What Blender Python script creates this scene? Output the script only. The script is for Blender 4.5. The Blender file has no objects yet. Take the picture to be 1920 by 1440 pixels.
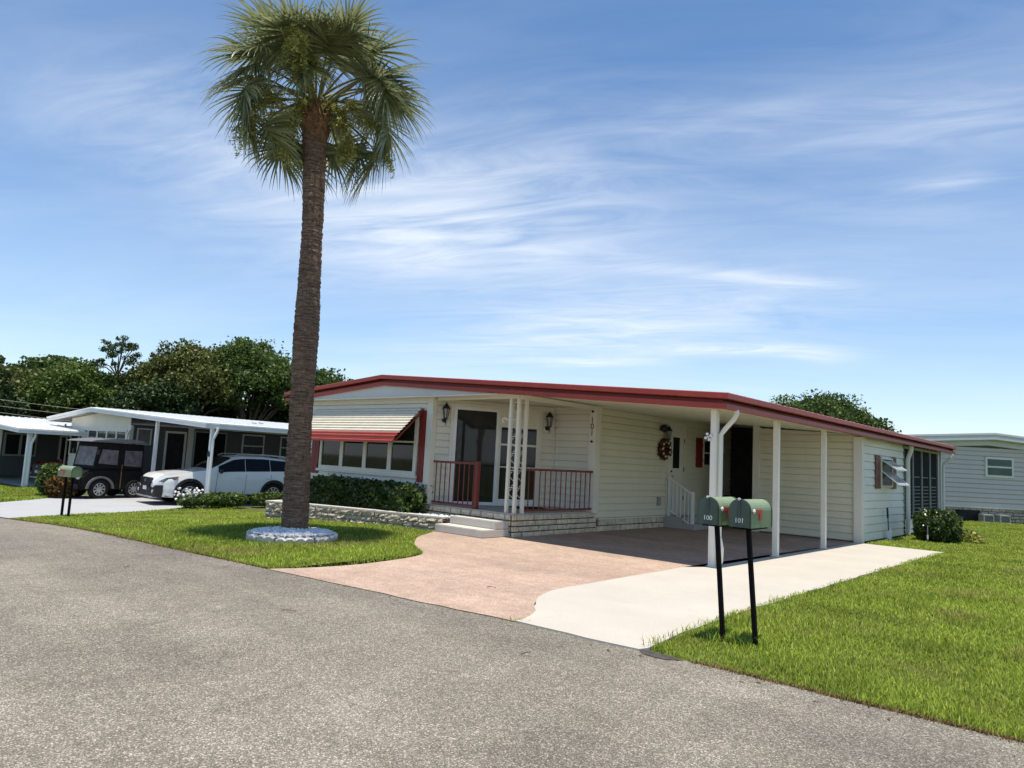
import bpy, bmesh, math, random
import numpy as np
from mathutils import Vector, Matrix
R = math.radians
rnd = random.Random(7)
rng = np.random.default_rng(11)
scene = bpy.context.scene
col = scene.collection

# ------------------------------------------------------------------ materials
def nodes_of(name):
    m = bpy.data.materials.new(name); m.use_nodes = True
    nt = m.node_tree; nt.nodes.clear()
    return m, nt
def add(nt, typ, **kw):
    n = nt.nodes.new(typ)
    for k, v in kw.items():
        if k.startswith('i_'):
            n.inputs[k[2:].replace('_', ' ')].default_value = v
        else:
            setattr(n, k, v)
    return n
def ramp(nt, src, stops, interp='LINEAR'):
    r = nt.nodes.new('ShaderNodeValToRGB'); r.color_ramp.interpolation = interp
    els = r.color_ramp.elements
    while len(els) < len(stops): els.new(0.5)
    for e, (p, c) in zip(els, stops):
        e.position = p; e.color = (*c, 1) if len(c) == 3 else c
    nt.links.new(src, r.inputs['Fac'])
    return r.outputs['Color']
def noise(nt, vec, scale, detail=4, rough=.55, dist=0.):
    n = add(nt, 'ShaderNodeTexNoise'); n.inputs['Scale'].default_value = scale
    n.inputs['Detail'].default_value = detail; n.inputs['Roughness'].default_value = rough
    n.inputs['Distortion'].default_value = dist
    nt.links.new(vec, n.inputs['Vector'])
    return n.outputs['Fac']
def mixc(nt, fac, a, b, typ='MIX'):
    m = add(nt, 'ShaderNodeMix', data_type='RGBA', blend_type=typ)
    for s, v in ((m.inputs[0], fac), (m.inputs[6], a), (m.inputs[7], b)):
        if isinstance(v, (int, float)): s.default_value = v
        elif isinstance(v, tuple): s.default_value = (*v, 1)
        else: nt.links.new(v, s)
    return m.outputs[2]
def mth(nt, op, a, b=None, c=None, clamp=False):
    m = add(nt, 'ShaderNodeMath', operation=op, use_clamp=clamp)
    for s, v in zip(m.inputs, (a, b, c)):
        if v is None: continue
        if isinstance(v, (int, float)): s.default_value = v
        else: nt.links.new(v, s)
    return m.outputs[0]
def finish(nt, colr, rough=.6, spec=.3, metal=0., bump=None, bstr=.3, bdist=.01, trans=0., coat=0.):
    out = add(nt, 'ShaderNodeOutputMaterial'); p = add(nt, 'ShaderNodeBsdfPrincipled')
    if isinstance(colr, tuple): p.inputs['Base Color'].default_value = (*colr, 1)
    else: nt.links.new(colr, p.inputs['Base Color'])
    if isinstance(rough, (int, float)): p.inputs['Roughness'].default_value = rough
    else: nt.links.new(rough, p.inputs['Roughness'])
    p.inputs['Specular IOR Level'].default_value = spec
    p.inputs['Metallic'].default_value = metal
    p.inputs['Coat Weight'].default_value = coat
    if bump is not None:
        b = add(nt, 'ShaderNodeBump'); b.inputs['Strength'].default_value = bstr; b.inputs['Distance'].default_value = bdist
        nt.links.new(bump, b.inputs['Height']); nt.links.new(b.outputs[0], p.inputs['Normal'])
    sh = p.outputs[0]
    if trans > 0:
        t = add(nt, 'ShaderNodeBsdfTranslucent'); mx = add(nt, 'ShaderNodeMixShader')
        if isinstance(colr, tuple): t.inputs[0].default_value = (*colr, 1)
        else: nt.links.new(colr, t.inputs[0])
        mx.inputs[0].default_value = trans
        nt.links.new(sh, mx.inputs[1]); nt.links.new(t.outputs[0], mx.inputs[2]); sh = mx.outputs[0]
    nt.links.new(sh, out.inputs[0])
def ocoord(nt): return add(nt, 'ShaderNodeTexCoord').outputs['Object']
def mul(c, k): return tuple(min(1, x * k) for x in c)
def plain(name, c, rough=.6, spec=.3, var=.1, scale=6., bscale=80., bstr=.08, metal=0., coat=0., dirt=None, bdist=.004):
    m, nt = nodes_of(name); v = ocoord(nt)
    cc = ramp(nt, noise(nt, v, scale, 5), [(.3, mul(c, 1 - var)), (.7, mul(c, 1 + var))])
    if dirt:
        f = ramp(nt, noise(nt, v, dirt[1], 6, .65), [(dirt[2], (0, 0, 0)), (dirt[2] + .18, (1, 1, 1))])
        cc = mixc(nt, mth(nt, 'MULTIPLY', f, dirt[3]), cc, dirt[0])
    finish(nt, cc, rough, spec, metal, noise(nt, v, bscale, 3), bstr, bdist, coat=coat)
    return m
def leafmat(name, c1, c2, trans=.25, rough=.5, pos=.5, spec=.25, extra=None):
    m, nt = nodes_of(name); g = add(nt, 'ShaderNodeNewGeometry')
    cc = ramp(nt, g.outputs['Random Per Island'], [(0, c1), (.6, c2), (1, mul(c2, 1.35))])
    n = noise(nt, ocoord(nt), pos, 3)
    cc = mixc(nt, .6, cc, ramp(nt, n, [(.35, (.55, .55, .5)), (.65, (1.25, 1.2, 1.1))]), 'MULTIPLY')
    if extra:
        f = ramp(nt, noise(nt, ocoord(nt), extra[1], 4), [(extra[2], (0, 0, 0)), (extra[2] + .12, (1, 1, 1))])
        cc = mixc(nt, mth(nt, 'MULTIPLY', f, extra[3]), cc, extra[0])
    finish(nt, cc, rough, spec, trans=trans)
    return m
def aggregate(name, stones, base, s1, s2, stain, rough=.85, bstr=.5):
    """asphalt or exposed pebble: voronoi stones of two sizes over a binder, wide stains"""
    m, nt = nodes_of(name); v = ocoord(nt)
    cols = []
    for s in (s1, s2):
        vo = add(nt, 'ShaderNodeTexVoronoi', feature='F1'); vo.inputs['Scale'].default_value = s
        nt.links.new(v, vo.inputs['Vector'])
        sep = add(nt, 'ShaderNodeSeparateColor'); nt.links.new(vo.outputs['Color'], sep.inputs[0])
        c = ramp(nt, sep.outputs[0], stones)
        edge = ramp(nt, vo.outputs['Distance'], [(.35, (1, 1, 1)), (.62, (0, 0, 0))])
        cols.append((mixc(nt, edge, base, c), vo.outputs['Distance']))
    cc = mixc(nt, .5, cols[0][0], cols[1][0])
    for (sc, lo, hi, cl, ch) in stain:
        cc = mixc(nt, 1., cc, ramp(nt, noise(nt, v, sc, 5, .6), [(lo, cl), (hi, ch)]), 'MULTIPLY')
    mp = add(nt, 'ShaderNodeMapping'); mp.inputs['Scale'].default_value = (.12, .9, 1); nt.links.new(v, mp.inputs[0])
    cc = mixc(nt, 1., cc, ramp(nt, noise(nt, mp.outputs[0], 1., 5, .6), [(.35, (.86, .86, .87)), (.65, (1.07, 1.07, 1.06))]), 'MULTIPLY')
    f = ramp(nt, noise(nt, v, 1.7, 8, .75), [(.63, (0, 0, 0)), (.74, (1, 1, 1))]); cc = mixc(nt, mth(nt, 'MULTIPLY', f, .28), cc, base)
    h = mth(nt, 'SUBTRACT', 1., cols[0][1])
    finish(nt, cc, rough, .2, bump=h, bstr=bstr, bdist=.006)
    return m

M = {}
M['asphalt'] = aggregate('asphalt', [(0, (.125, .114, .096)), (.4, (.275, .255, .216)), (.8, (.48, .447, .382)), (1, (.8, .75, .645))], (.115, .105, .088), 80, 170,
    [(.22, .35, .65, (.74, .74, .75), (1.1, 1.1, 1.08)), (.7, .3, .7, (.84, .83, .82), (1.1, 1.1, 1.1)), (2.2, .25, .75, (.86, .85, .84), (1.1, 1.1, 1.1)), (14., .3, .7, (.86, .86, .86), (1.12, 1.12, 1.12))])
M['pebble'] = aggregate('pebble_drive', [(0, (.29, .2, .16)), (.4, (.46, .355, .295)), (.8, (.6, .5, .43)), (1, (.73, .64, .57))], (.36, .265, .21), 55, 110,
    [(.5, .3, .7, (.82, .8, .78), (1.1, 1.08, 1.06)), (2.3, .3, .7, (.88, .87, .86), (1.08, 1.08, 1.08)), (7., .3, .7, (.9, .88, .86), (1.1, 1.1, 1.1))], .75, .35)
def concrete(name, c, stain):
    m, nt = nodes_of(name); v = ocoord(nt)
    cc = ramp(nt, noise(nt, v, 1.1, 6, .6), [(.3, mul(c, .93)), (.7, mul(c, 1.04))])
    cc = mixc(nt, 1., cc, ramp(nt, noise(nt, v, 35, 4, .6), [(.3, (.93, .93, .92)), (.7, (1.03, 1.03, 1.03))]), 'MULTIPLY')
    f = ramp(nt, noise(nt, v, 2.7, 7, .7), [(.58, (0, 0, 0)), (.75, (1, 1, 1))])
    cc = mixc(nt, mth(nt, 'MULTIPLY', f, .5), cc, stain)
    finish(nt, cc, .8, .2, bump=noise(nt, v, 120, 4), bstr=.15, bdist=.004)
    return m
M['concrete'] = concrete('white_concrete', (.47, .44, .39), (.38, .345, .29))
M['paleconcrete'] = concrete('pale_drive_concrete', (.37, .38, .395), (.28, .29, .3))
M['stepconcrete'] = concrete('step_concrete', (.55, .52, .47), (.3, .28, .24))
M['slab'] = concrete('porch_slab', (.42, .4, .37), (.33, .31, .28))
M['soil'] = plain('lawn_soil', (.085, .1, .03), .95, .1, .35, 3., 40, .4, dirt=((.14, .09, .05), 1.3, .55, .5))
# painted siding
def siding_mat(name, c, dirt=.2):
    m, nt = nodes_of(name); v = ocoord(nt)
    cc = ramp(nt, noise(nt, v, 1.3, 5), [(.3, mul(c, .95)), (.7, mul(c, 1.03))])
    mp = add(nt, 'ShaderNodeMapping'); mp.inputs['Scale'].default_value = (9, 9, .7); nt.links.new(v, mp.inputs[0])
    st = ramp(nt, noise(nt, mp.outputs[0], 1., 5, .65), [(.55, (0, 0, 0)), (.8, (1, 1, 1))])
    cc = mixc(nt, mth(nt, 'MULTIPLY', st, dirt), cc, mul(c, .62))
    finish(nt, cc, .5, .35, bump=noise(nt, v, 55, 3), bstr=.06, bdist=.003)
    return m
M['white'] = siding_mat('white_siding', (.75, .74, .68))
M['cream'] = siding_mat('cream_siding', (.74, .7, .53))
M['creamw'] = siding_mat('pale_cream_siding', (.74, .7, .58))
M['pale'] = siding_mat('pale_green_siding', (.76, .725, .6))
M['trim'] = siding_mat('trim_paint', (.74, .71, .6))
M['gable'] = siding_mat('gable_panel_paint', (.62, .64, .62))
M['graysid'] = siding_mat('gray_siding', (.6, .54, .465))
M['darkgray'] = siding_mat('dark_gray_siding', (.11, .115, .11))
M['soffit'] = siding_mat('soffit_paint', (.72, .69, .57), .06)
M['red'] = plain('red_fascia_paint', (.33, .05, .037), .45, .35, .1, 2.5, 60, .04, dirt=((.5, .2, .15), 5., .62, .3))
M['darkred'] = plain('dark_red_paint', (.22, .03, .026), .5, .3, .1, 3, 50, .05)
M['railred'] = plain('rail_red_paint', (.18, .032, .025), .45, .35, .12, 5)
M['shutbrown'] = plain('faded_brown_red_paint', (.2, .085, .065), .6, .25, .2, 4, dirt=((.3, .2, .17), 8, .6, .4))
M['roof'] = plain('white_roof_metal', (.74, .75, .74), .45, .4, .06, 1.5, 30, .05, dirt=((.45, .44, .4), 1.8, .62, .4))
M['alum'] = plain('white_aluminium', (.78, .78, .76), .4, .4, .05, 3, dirt=((.5, .47, .4), 4, .63, .3))
M['awncream'] = plain('awning_cream', (.62, .58, .48), .55, .3, .06, 3, dirt=((.4, .35, .27), 5, .6, .4))
M['postwhite'] = plain('post_paint', (.75, .72, .62), .5, .35, .05, 3, dirt=((.35, .25, .17), 9, .68, .5))
M['postblack'] = plain('post_black', (.005, .005, .005), .65, .08, .2, 10)
M['black'] = plain('black_metal', (.012, .012, .012), .4, .4, .2, 10)
M['blackplastic'] = plain('black_plastic', (.02, .02, .021), .55, .35, .2, 8)
M['rubber'] = plain('rubber', (.015, .015, .015), .8, .2, .2, 12)
M['screen'] = plain('dark_insect_screen', (.013, .014, .013), .8, .08, .25, 2.5, 300, .2)
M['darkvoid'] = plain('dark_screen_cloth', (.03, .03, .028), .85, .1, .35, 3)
M['mullion'] = plain('gray_mullion', (.33, .33, .31), .5, .3)
M['mailgreen'] = plain('faded_green_mailbox', (.205, .265, .145), .42, .4, .14, 5, 50, .06, dirt=((.42, .47, .36), 14, .66, .45))
M['maildoor'] = plain('dark_green_mailbox_door', (.05, .078, .06), .45, .4, .15, 6, dirt=((.2, .25, .2), 18, .66, .4))
M['flagred'] = plain('flag_red', (.5, .055, .035), .5, .35)
M['silver'] = plain('silver_metal', (.62, .62, .6), .3, .5, .08, 5, metal=.6)
M['carwhite'] = plain('car_white_paint', (.82, .82, .81), .22, .5, .015, 2, 20, 0., coat=.6)
M['carred'] = plain('car_red_paint', (.22, .015, .02), .25, .5, .03, 2, 20, 0., coat=.6)
M['cartblack'] = plain('cart_black_canvas', (.009, .008, .008), .7, .15, .25, 5, 60, .2)
M['cartroof'] = plain('cart_roof_gray', (.13, .13, .135), .45, .4, .1, 3)
M['brick'] = plain('split_face_stone', (.66, .55, .4), .85, .15, .25, 7, 45, .5, dirt=((.22, .18, .14), 10, .58, .5), bdist=.015)
M['mortar'] = plain('mortar', (.09, .075, .058), .95, .1, .2, 12)
M['planter'] = plain('planter_stone', (.46, .4, .31), .9, .1, .4, 18, 35, .8, dirt=((.1, .085, .07), 16, .5, .7), bdist=.02)
M['pebwhite'] = plain('white_pebbles', (.72, .72, .72), .7, .25, .12, 9, dirt=((.35, .37, .4), 5, .55, .5))
M['edging'] = plain('edging_stone', (.56, .53, .48), .85, .15, .12, 6, 40, .4, dirt=((.25, .23, .2), 7, .57, .6), bdist=.01)
M['wood'] = plain('bark', (.13, .1, .075), .9, .1, .3, 3, 12, .6, bdist=.03)
M['curtain'] = plain('curtain', (.13, .115, .12), .4, .4, .45, 5)
M['plate'] = plain('plate_white', (.7, .7, .7), .5, .3)
M['amber'] = plain('amber_lens', (.5, .16, .02), .2, .5)
M['carlens'] = plain('headlamp_lens', (.1, .11, .12), .1, .6, .3, 14, coat=.8)
M['lens'] = plain('lamp_lens_sky_pane', (.45, .47, .5), .12, .6)  # also on the tilted sash panes, where the pale tone paints sky reflection
M['numblack'] = plain('numeral_black', (.02, .02, .02), .5, .3)
M['numwhite'] = plain('numeral_white', (.72, .74, .7), .5, .3)
M['white_bits'] = plain('white_bracket', (.78, .77, .73), .5, .3)
M['mat'] = plain('mat_dark', (.025, .022, .02), .9, .1, .3, 40)
M['tarpatch'] = plain('tar_patch', (.07, .064, .06), .9, .1, .3, 14)
M['dirt'] = plain('bare_soil', (.16, .11, .07), .95, .1, .35, 9, 50, .5, dirt=((.07, .05, .03), 20, .5, .7))
def glass(name, c, rough=.04, spec=.32):
    m, nt = nodes_of(name); v = ocoord(nt)
    cc = ramp(nt, noise(nt, v, 1.4, 3), [(.3, mul(c, .6)), (.7, mul(c, 1.5))])
    finish(nt, cc, rough, spec, bump=noise(nt, v, 2.2, 2), bstr=.015, bdist=.02)
    return m
M['glass'] = glass('window_glass', (.016, .018, .017))
M['carglass'] = glass('car_glass', (.004, .005, .006), .05, .16)
M['tealglass'] = glass('teal_window_glass', (.02, .075, .06))
M['blind'] = plain('window_blind', (.2, .19, .17), .7, .2, .2, 4)
M['lampglass'] = plain('lamp_glass', (.3, .29, .26), .15, .6)
# foliage
M['grass'] = leafmat('grass_blades', (.125, .205, .024), (.32, .405, .06), .42, .5, .9, .2, ((.36, .29, .11), .8, .55, .5))
M['drygrass'] = leafmat('dry_grass_blades', (.07, .045, .02), (.24, .18, .08), .2, .7, 1.5, .1)
M['oak'] = leafmat('oak_leaves', (.04, .075, .018), (.1, .155, .04), .3, .5, .25)
M['oakb'] = leafmat('brownish_leaves', (.055, .075, .018), (.13, .152, .042), .2, .5, .25)
M['oakl'] = leafmat('light_green_leaves', (.05, .085, .018), (.12, .18, .04), .25, .5, .25)
M['oakd'] = leafmat('dark_leaves', (.016, .034, .01), (.045, .075, .02), .12, .55, .25)
M['pine'] = leafmat('pine_needles', (.025, .05, .016), (.065, .1, .035), .15, .5, .5)
M['hedge'] = leafmat('hedge_leaves', (.02, .042, .011), (.075, .12, .028), .18, .32, 1.6, .4)
M['boxwood'] = leafmat('shrub_leaves', (.035, .075, .016), (.1, .15, .035), .2, .45, 2.)
M['croton'] = leafmat('croton_leaves', (.09, .035, .02), (.16, .1, .03), .2, .45, 3.)
M['yellowplant'] = leafmat('yellow_green_leaves', (.14, .16, .03), (.3, .3, .07), .3, .5, 2.)
M['frond'] = leafmat('palm_fronds', (.1, .135, .055), (.26, .285, .145), .42, .3, .9, .45, ((.2, .19, .12), 1.4, .62, .35))
M['petiole'] = plain('palm_petiole', (.16, .16, .06), .5, .3)
M['bloom'] = leafmat('palm_flowers', (.2, .23, .06), (.4, .41, .13), .35, .6, 2.)
M['boot'] = plain('palm_boots', (.24, .135, .07), .8, .15, .4, 10, 25, .6, dirt=((.05, .03, .02), 11, .48, .8))
M['petal'] = plain('white_petals', (.8, .79, .76), .6, .2)
M['wreathleaf'] = leafmat('wreath_leaves', (.05, .02, .012), (.2, .09, .03), .2, .6, 20.)
def palmbark():
    m, nt = nodes_of('palm_bark'); v = ocoord(nt)
    mp = add(nt, 'ShaderNodeMapping'); mp.inputs['Scale'].default_value = (5, 5, 48); nt.links.new(v, mp.inputs[0])
    rings = noise(nt, mp.outputs[0], 1., 4, .6)
    mp2 = add(nt, 'ShaderNodeMapping'); mp2.inputs['Scale'].default_value = (34, 34, 9); nt.links.new(v, mp2.inputs[0])
    fib = noise(nt, mp2.outputs[0], 1., 4, .65)
    cc = ramp(nt, rings, [(.3, (.066, .043, .031)), (.52, (.225, .157, .112)), (.72, (.36, .27, .2))])
    cc = mixc(nt, .75, cc, ramp(nt, fib, [(.3, (.5, .47, .45)), (.7, (1.3, 1.28, 1.25))]), 'MULTIPLY')
    cc = mixc(nt, .5, cc, ramp(nt, noise(nt, v, 1.6, 4), [(.3, (.65, .65, .68)), (.7, (1.15, 1.1, 1.05))]), 'MULTIPLY')
    h = mth(nt, 'ADD', rings, mth(nt, 'MULTIPLY', fib, .8))
    finish(nt, cc, .9, .1, bump=h, bstr=1., bdist=.035)
    return m
M['palmbark'] = palmbark()

# ------------------------------------------------------------------ mesh building
class MB:
    def __init__(s): s.v = []; s.f = []
    def add(s, vs, fs):
        b = len(s.v); s.v += [tuple(p) for p in vs]; s.f += [tuple(i + b for i in f) for f in fs]; return s
    def quad(s, a, b, c, d): return s.add([a, b, c, d], [(0, 1, 2, 3)])
    def box(s, x0, x1, y0, y1, z0, z1, rz=0., piv=None, jit=0.):
        vs = [(x, y, z) for z in (z0, z1) for y in (y0, y1) for x in (x0, x1)]
        if jit: vs = [tuple(c + rnd.uniform(-jit, jit) for c in p) for p in vs]
        if rz:
            px, py = piv or ((x0 + x1) / 2, (y0 + y1) / 2); c, sn = math.cos(rz), math.sin(rz)
            vs = [(px + (x - px) * c - (y - py) * sn, py + (x - px) * sn + (y - py) * c, z) for x, y, z in vs]
        return s.add(vs, [(0, 2, 3, 1), (4, 5, 7, 6), (0, 1, 5, 4), (2, 6, 7, 3), (0, 4, 6, 2), (1, 3, 7, 5)])
    def beam(s, a, b, w, h, up=(0, 0, 1)):
        a, b = Vector(a), Vector(b); d = (b - a).normalized(); upv = Vector(up)
        sd = d.cross(upv)
        if sd.length < 1e-4: sd = d.cross(Vector((0, 1, 0)))
        sd.normalize(); u = sd.cross(d)
        vs = [p + sd * sx * w / 2 + u * sz * h / 2 for p in (a, b) for sz in (-1, 1) for sx in (-1, 1)]
        return s.add(vs, [(0, 1, 3, 2), (4, 6, 7, 5), (0, 4, 5, 1), (2, 3, 7, 6), (0, 2, 6, 4), (1, 5, 7, 3)])
    def tube(s, pts, r, n=8, cap=True):
        pts = [Vector(p) for p in pts]; rs = r if isinstance(r, (list, tuple)) else [r] * len(pts)
        rings = []; prev = None
        for i, p in enumerate(pts):
            d = (pts[min(i + 1, len(pts) - 1)] - pts[max(i - 1, 0)]).normalized()
            if prev is None:
                u = d.cross(Vector((0, 0, 1)))
                if u.length < 1e-3: u = d.cross(Vector((1, 0, 0)))
            else: u = prev - d * prev.dot(d)
            u.normalize(); prev = u; w = d.cross(u)
            rings.append([p + (u * math.cos(2 * math.pi * k / n) + w * math.sin(2 * math.pi * k / n)) * rs[i] for k in range(n)])
        vs = [p for rg in rings for p in rg]; fs = []
        for i in range(len(pts) - 1):
            for k in range(n):
                a = i * n + k; b = i * n + (k + 1) % n
                fs.append((a, b, b + n, a + n))
        if cap: fs += [tuple(reversed(range(n))), tuple(range((len(pts) - 1) * n, len(pts) * n))]
        return s.add(vs, fs)
    def lathe(s, prof, c, n=20, axis='z'):
        vs = []; m = len(prof)
        for k in range(n):
            a = 2 * math.pi * k / n; ca, sa = math.cos(a), math.sin(a)
            for r, h in prof:
                p = (r * ca, r * sa, h) if axis == 'z' else ((h, r * ca, r * sa) if axis == 'x' else (r * ca, h, r * sa))
                vs.append((c[0] + p[0], c[1] + p[1], c[2] + p[2]))
        fs = [(k * m + i, ((k + 1) % n) * m + i, ((k + 1) % n) * m + i + 1, k * m + i + 1) for k in range(n) for i in range(m - 1)]
        return s.add(vs, fs)
    def prism(s, poly, axis, t0, t1):
        """poly in the two other axes (in x,y,z order), extruded along axis"""
        def P(a, b, t): return (t, a, b) if axis == 'x' else ((a, t, b) if axis == 'y' else (a, b, t))
        n = len(poly)
        vs = [P(a, b, t0) for a, b in poly] + [P(a, b, t1) for a, b in poly]
        return s.add(vs, [tuple(range(n)), tuple(reversed(range(n, 2 * n)))] + [(i, i + n, (i + 1) % n + n, (i + 1) % n) for i in range(n)])
    def blob(s, c, rx, ry, rz, n=8, jit=.1):
        vs = [(c[0], c[1], c[2] - rz)]; fs = []
        for i in range(1, n // 2):
            t = math.pi * i / (n // 2)
            for k in range(n):
                a = 2 * math.pi * k / n; q = 1 + rnd.uniform(-jit, jit)
                vs.append((c[0] + rx * math.sin(t) * math.cos(a) * q, c[1] + ry * math.sin(t) * math.sin(a) * q, c[2] - rz * math.cos(t) * q))
        vs.append((c[0], c[1], c[2] + rz)); L = len(vs) - 1; m = n // 2 - 1
        for k in range(n):
            fs.append((0, 1 + (k + 1) % n, 1 + k)); fs.append((L, 1 + (m - 1) * n + k, 1 + (m - 1) * n + (k + 1) % n))
            for i in range(m - 1):
                a = 1 + i * n
                fs.append((a + k, a + (k + 1) % n, a + n + (k + 1) % n, a + n + k))
        return s.add(vs, fs)
    def build(s, name, mat, parent=None, smooth=False, bevel=0., fixn=True, off=None):
        me = bpy.data.meshes.new(name)
        o = Vector((0, 0, 0))
        if parent is not None and off is None: o = OFF.get(parent.name, o)
        if off is not None: o = Vector(off)
        me.from_pydata([(a - o.x, b - o.y, c - o.z) for a, b, c in s.v], [], s.f)
        if fixn or bevel:
            bm = bmesh.new(); bm.from_mesh(me)
            bmesh.ops.recalc_face_normals(bm, faces=bm.faces)
            if bevel:
                bmesh.ops.bevel(bm, geom=list(bm.edges), offset=bevel, segments=2, affect='EDGES', clamp_overlap=True)
            bm.to_mesh(me); bm.free()
        if smooth:
            me.polygons.foreach_set('use_smooth', [True] * len(me.polygons))
        me.materials.append(M[mat] if isinstance(mat, str) else mat)
        ob = bpy.data.objects.new(name, me); col.objects.link(ob)
        if parent is not None:
            ob.parent = parent; OFF[ob.name] = o
        return ob
OFF = {}
def np_mesh(name, verts, faces, mat, parent=None, off=None, smooth=False):
    """verts (n,3), faces (m,k) numpy"""
    o = np.array(off if off is not None else (OFF.get(parent.name, (0, 0, 0)) if parent is not None else (0, 0, 0)))
    me = bpy.data.meshes.new(name); k = faces.shape[1]
    me.vertices.add(len(verts)); me.vertices.foreach_set('co', (verts - o).astype(np.float32).ravel())
    me.loops.add(faces.size); me.loops.foreach_set('vertex_index', faces.astype(np.int32).ravel())
    me.polygons.add(len(faces)); me.polygons.foreach_set('loop_start', np.arange(0, faces.size, k, dtype=np.int32))
    me.polygons.foreach_set('loop_total', np.full(len(faces), k, dtype=np.int32))
    if smooth: me.polygons.foreach_set('use_smooth', [True] * len(faces))
    me.update(calc_edges=True)
    me.materials.append(M[mat] if isinstance(mat, str) else mat)
    ob = bpy.data.objects.new(name, me); col.objects.link(ob)
    if parent is not None: ob.parent = parent; OFF[ob.name] = Vector(o)
    return ob
def thing(name, label, cat, loc=(0, 0, 0), rz=0., group=None, world=True):
    e = bpy.data.objects.new(name, None); col.objects.link(e)
    e.location = loc; e.rotation_euler = (0, 0, rz); e.empty_display_size = .2
    e['label'] = label; e['category'] = cat
    if group: e['group'] = group
    OFF[e.name] = Vector(loc) if world else Vector((0, 0, 0))
    return e
def tag(o, label, cat, group=None):
    o['label'] = label; o['category'] = cat
    if group: o['group'] = group
    return o
def struct(o): o['kind'] = 'structure'; return o
def copy_tree(o, parent=None):
    c = o.copy(); col.objects.link(c)
    if parent is not None: c.parent = parent
    for ch in [x for x in KIDS.get(o.name, [])]: copy_tree(ch, c)
    return c
KIDS = {}
def index_kids():
    KIDS.clear()
    for x in bpy.data.objects:
        if x.parent: KIDS.setdefault(x.parent.name, []).append(x)
def leaves(cent, size, jitter=.35, up=.35, outward=None, aspect=1.8):
    """diamond leaf quads around given centres with mostly random tilt -> verts, faces"""
    n = len(cent); nrm = rng.normal(size=(n, 3)); nrm[:, 2] += up * 2
    if outward is not None: nrm += outward
    nrm /= np.linalg.norm(nrm, axis=1)[:, None]
    t = np.cross(nrm, rng.normal(size=(n, 3))); t /= np.linalg.norm(t, axis=1)[:, None] + 1e-9
    b = np.cross(nrm, t); s = (np.asarray(size) * (1 + rng.uniform(-jitter, jitter, n)))[:, None] if np.ndim(size) == 0 else (size * (1 + rng.uniform(-jitter, jitter, n)))[:, None]
    v = np.stack([cent - t * s * aspect / 2, cent + b * s / 2 + nrm * s * .12, cent + t * s * aspect / 2, cent - b * s / 2 + nrm * s * .12], 1).reshape(-1, 3)
    f = np.arange(4 * n).reshape(-1, 4)
    return v, f

# ------------------------------------------------------------------ terrain
def gz(x):
    t = min(1, max(0, (-12 - x) / 12)); return -.5 * t * t * (3 - 2 * t)
gzv = np.vectorize(gz)
_kn = np.arange(-24, -11.5, 1.); _kz = gzv(_kn)
def gl(x): return np.interp(x, _kn, _kz)     # same piecewise ground every sheet is cut to
TW = []
def sheet(name, pts, off, mat, skirt=0.):
    bm = bmesh.new()
    f = bm.faces.new([bm.verts.new((x, y, 0)) for x, y in pts])
    bmesh.ops.triangulate(bm, faces=[f])
    for k in _kn:
        bmesh.ops.bisect_plane(bm, geom=bm.verts[:] + bm.edges[:] + bm.faces[:], plane_co=(k, 0, 0), plane_no=(1, 0, 0))
    for v in bm.verts: v.co.z = float(gl(v.co.x)) + off
    bmesh.ops.recalc_face_normals(bm, faces=bm.faces)
    if bm.faces and sum(f.normal.z for f in bm.faces) < 0: bmesh.ops.reverse_faces(bm, faces=bm.faces)
    if skirt:
        be = [e for e in bm.edges if e.is_boundary]
        r = bmesh.ops.extrude_edge_only(bm, edges=be)
        for v in r['geom']:
            if isinstance(v, bmesh.types.BMVert): v.co.z -= skirt
        bmesh.ops.recalc_face_normals(bm, faces=bm.faces)
    me = bpy.data.meshes.new(name); bm.to_mesh(me); bm.free(); me.materials.append(M[mat])
    o = bpy.data.objects.new(name, me); col.objects.link(o); return struct(o)
def wob(pts, step=.25, amp=.02, seed=1):
    r = random.Random(seed); out = []
    for (a, b) in zip(pts, pts[1:]):
        L = math.dist(a, b); n = max(1, int(L / step))
        for i in range(n):
            t = i / n; out.append((a[0] + (b[0] - a[0]) * t + r.uniform(-amp, amp), a[1] + (b[1] - a[1]) * t + r.uniform(-amp, amp)))
    out.append(pts[-1]); return out
def smooth_pts(p, it=2):
    for _ in range(it):
        q = [p[0]]
        for a, b in zip(p, p[1:]):
            q += [(a[0] * .75 + b[0] * .25, a[1] * .75 + b[1] * .25), (a[0] * .25 + b[0] * .75, a[1] * .25 + b[1] * .75)]
        q.append(p[-1]); p = q
    return p
sheet('ground', [(-450, -250), (300, -250), (300, 450), (-450, 450)], 0., 'soil')
edge = smooth_pts([(-45, 2.6), (-34, 4.1), (-26, 4.75), (-20.57, 4.82), (-16.62, 4.68), (-13.2, 4.62), (-11.4, 4.76), (-10, 4.93), (-8.7, 5.06), (-7.75, 5.2), (-6.79, 5.31), (-5.95, 5.38), (-4.74, 5.53), (-3.92, 5.56), (-2.85, 5.62), (-2.04, 5.62), (-.7, 5.66), (2, 5.62), (8, 5.2), (30, 2)], 1)
redge = wob(edge, .18, .018, 3)
sheet('road', redge + [(30, -22), (-45, -22)], .012, 'asphalt')
lawnedge = smooth_pts([(-11.55, 10.62), (-11.1, 9.93), (-10.81, 9.44), (-10.24, 8.86), (-9.7, 8.42), (-8.9, 7.95), (-8.68, 7.5), (-8.52, 6.79), (-8.46, 6.2), (-8.54, 5.55), (-8.72, 5.07)], 1)
seam = smooth_pts([(-4.74, 5.55), (-4.84, 5.87), (-5.0, 6.1), (-5.24, 6.38), (-5.45, 6.7), (-5.62, 7.22), (-5.63, 7.78), (-5.65, 8.57), (-5.69, 9.65), (-5.72, 11.05)], 1)
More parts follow.
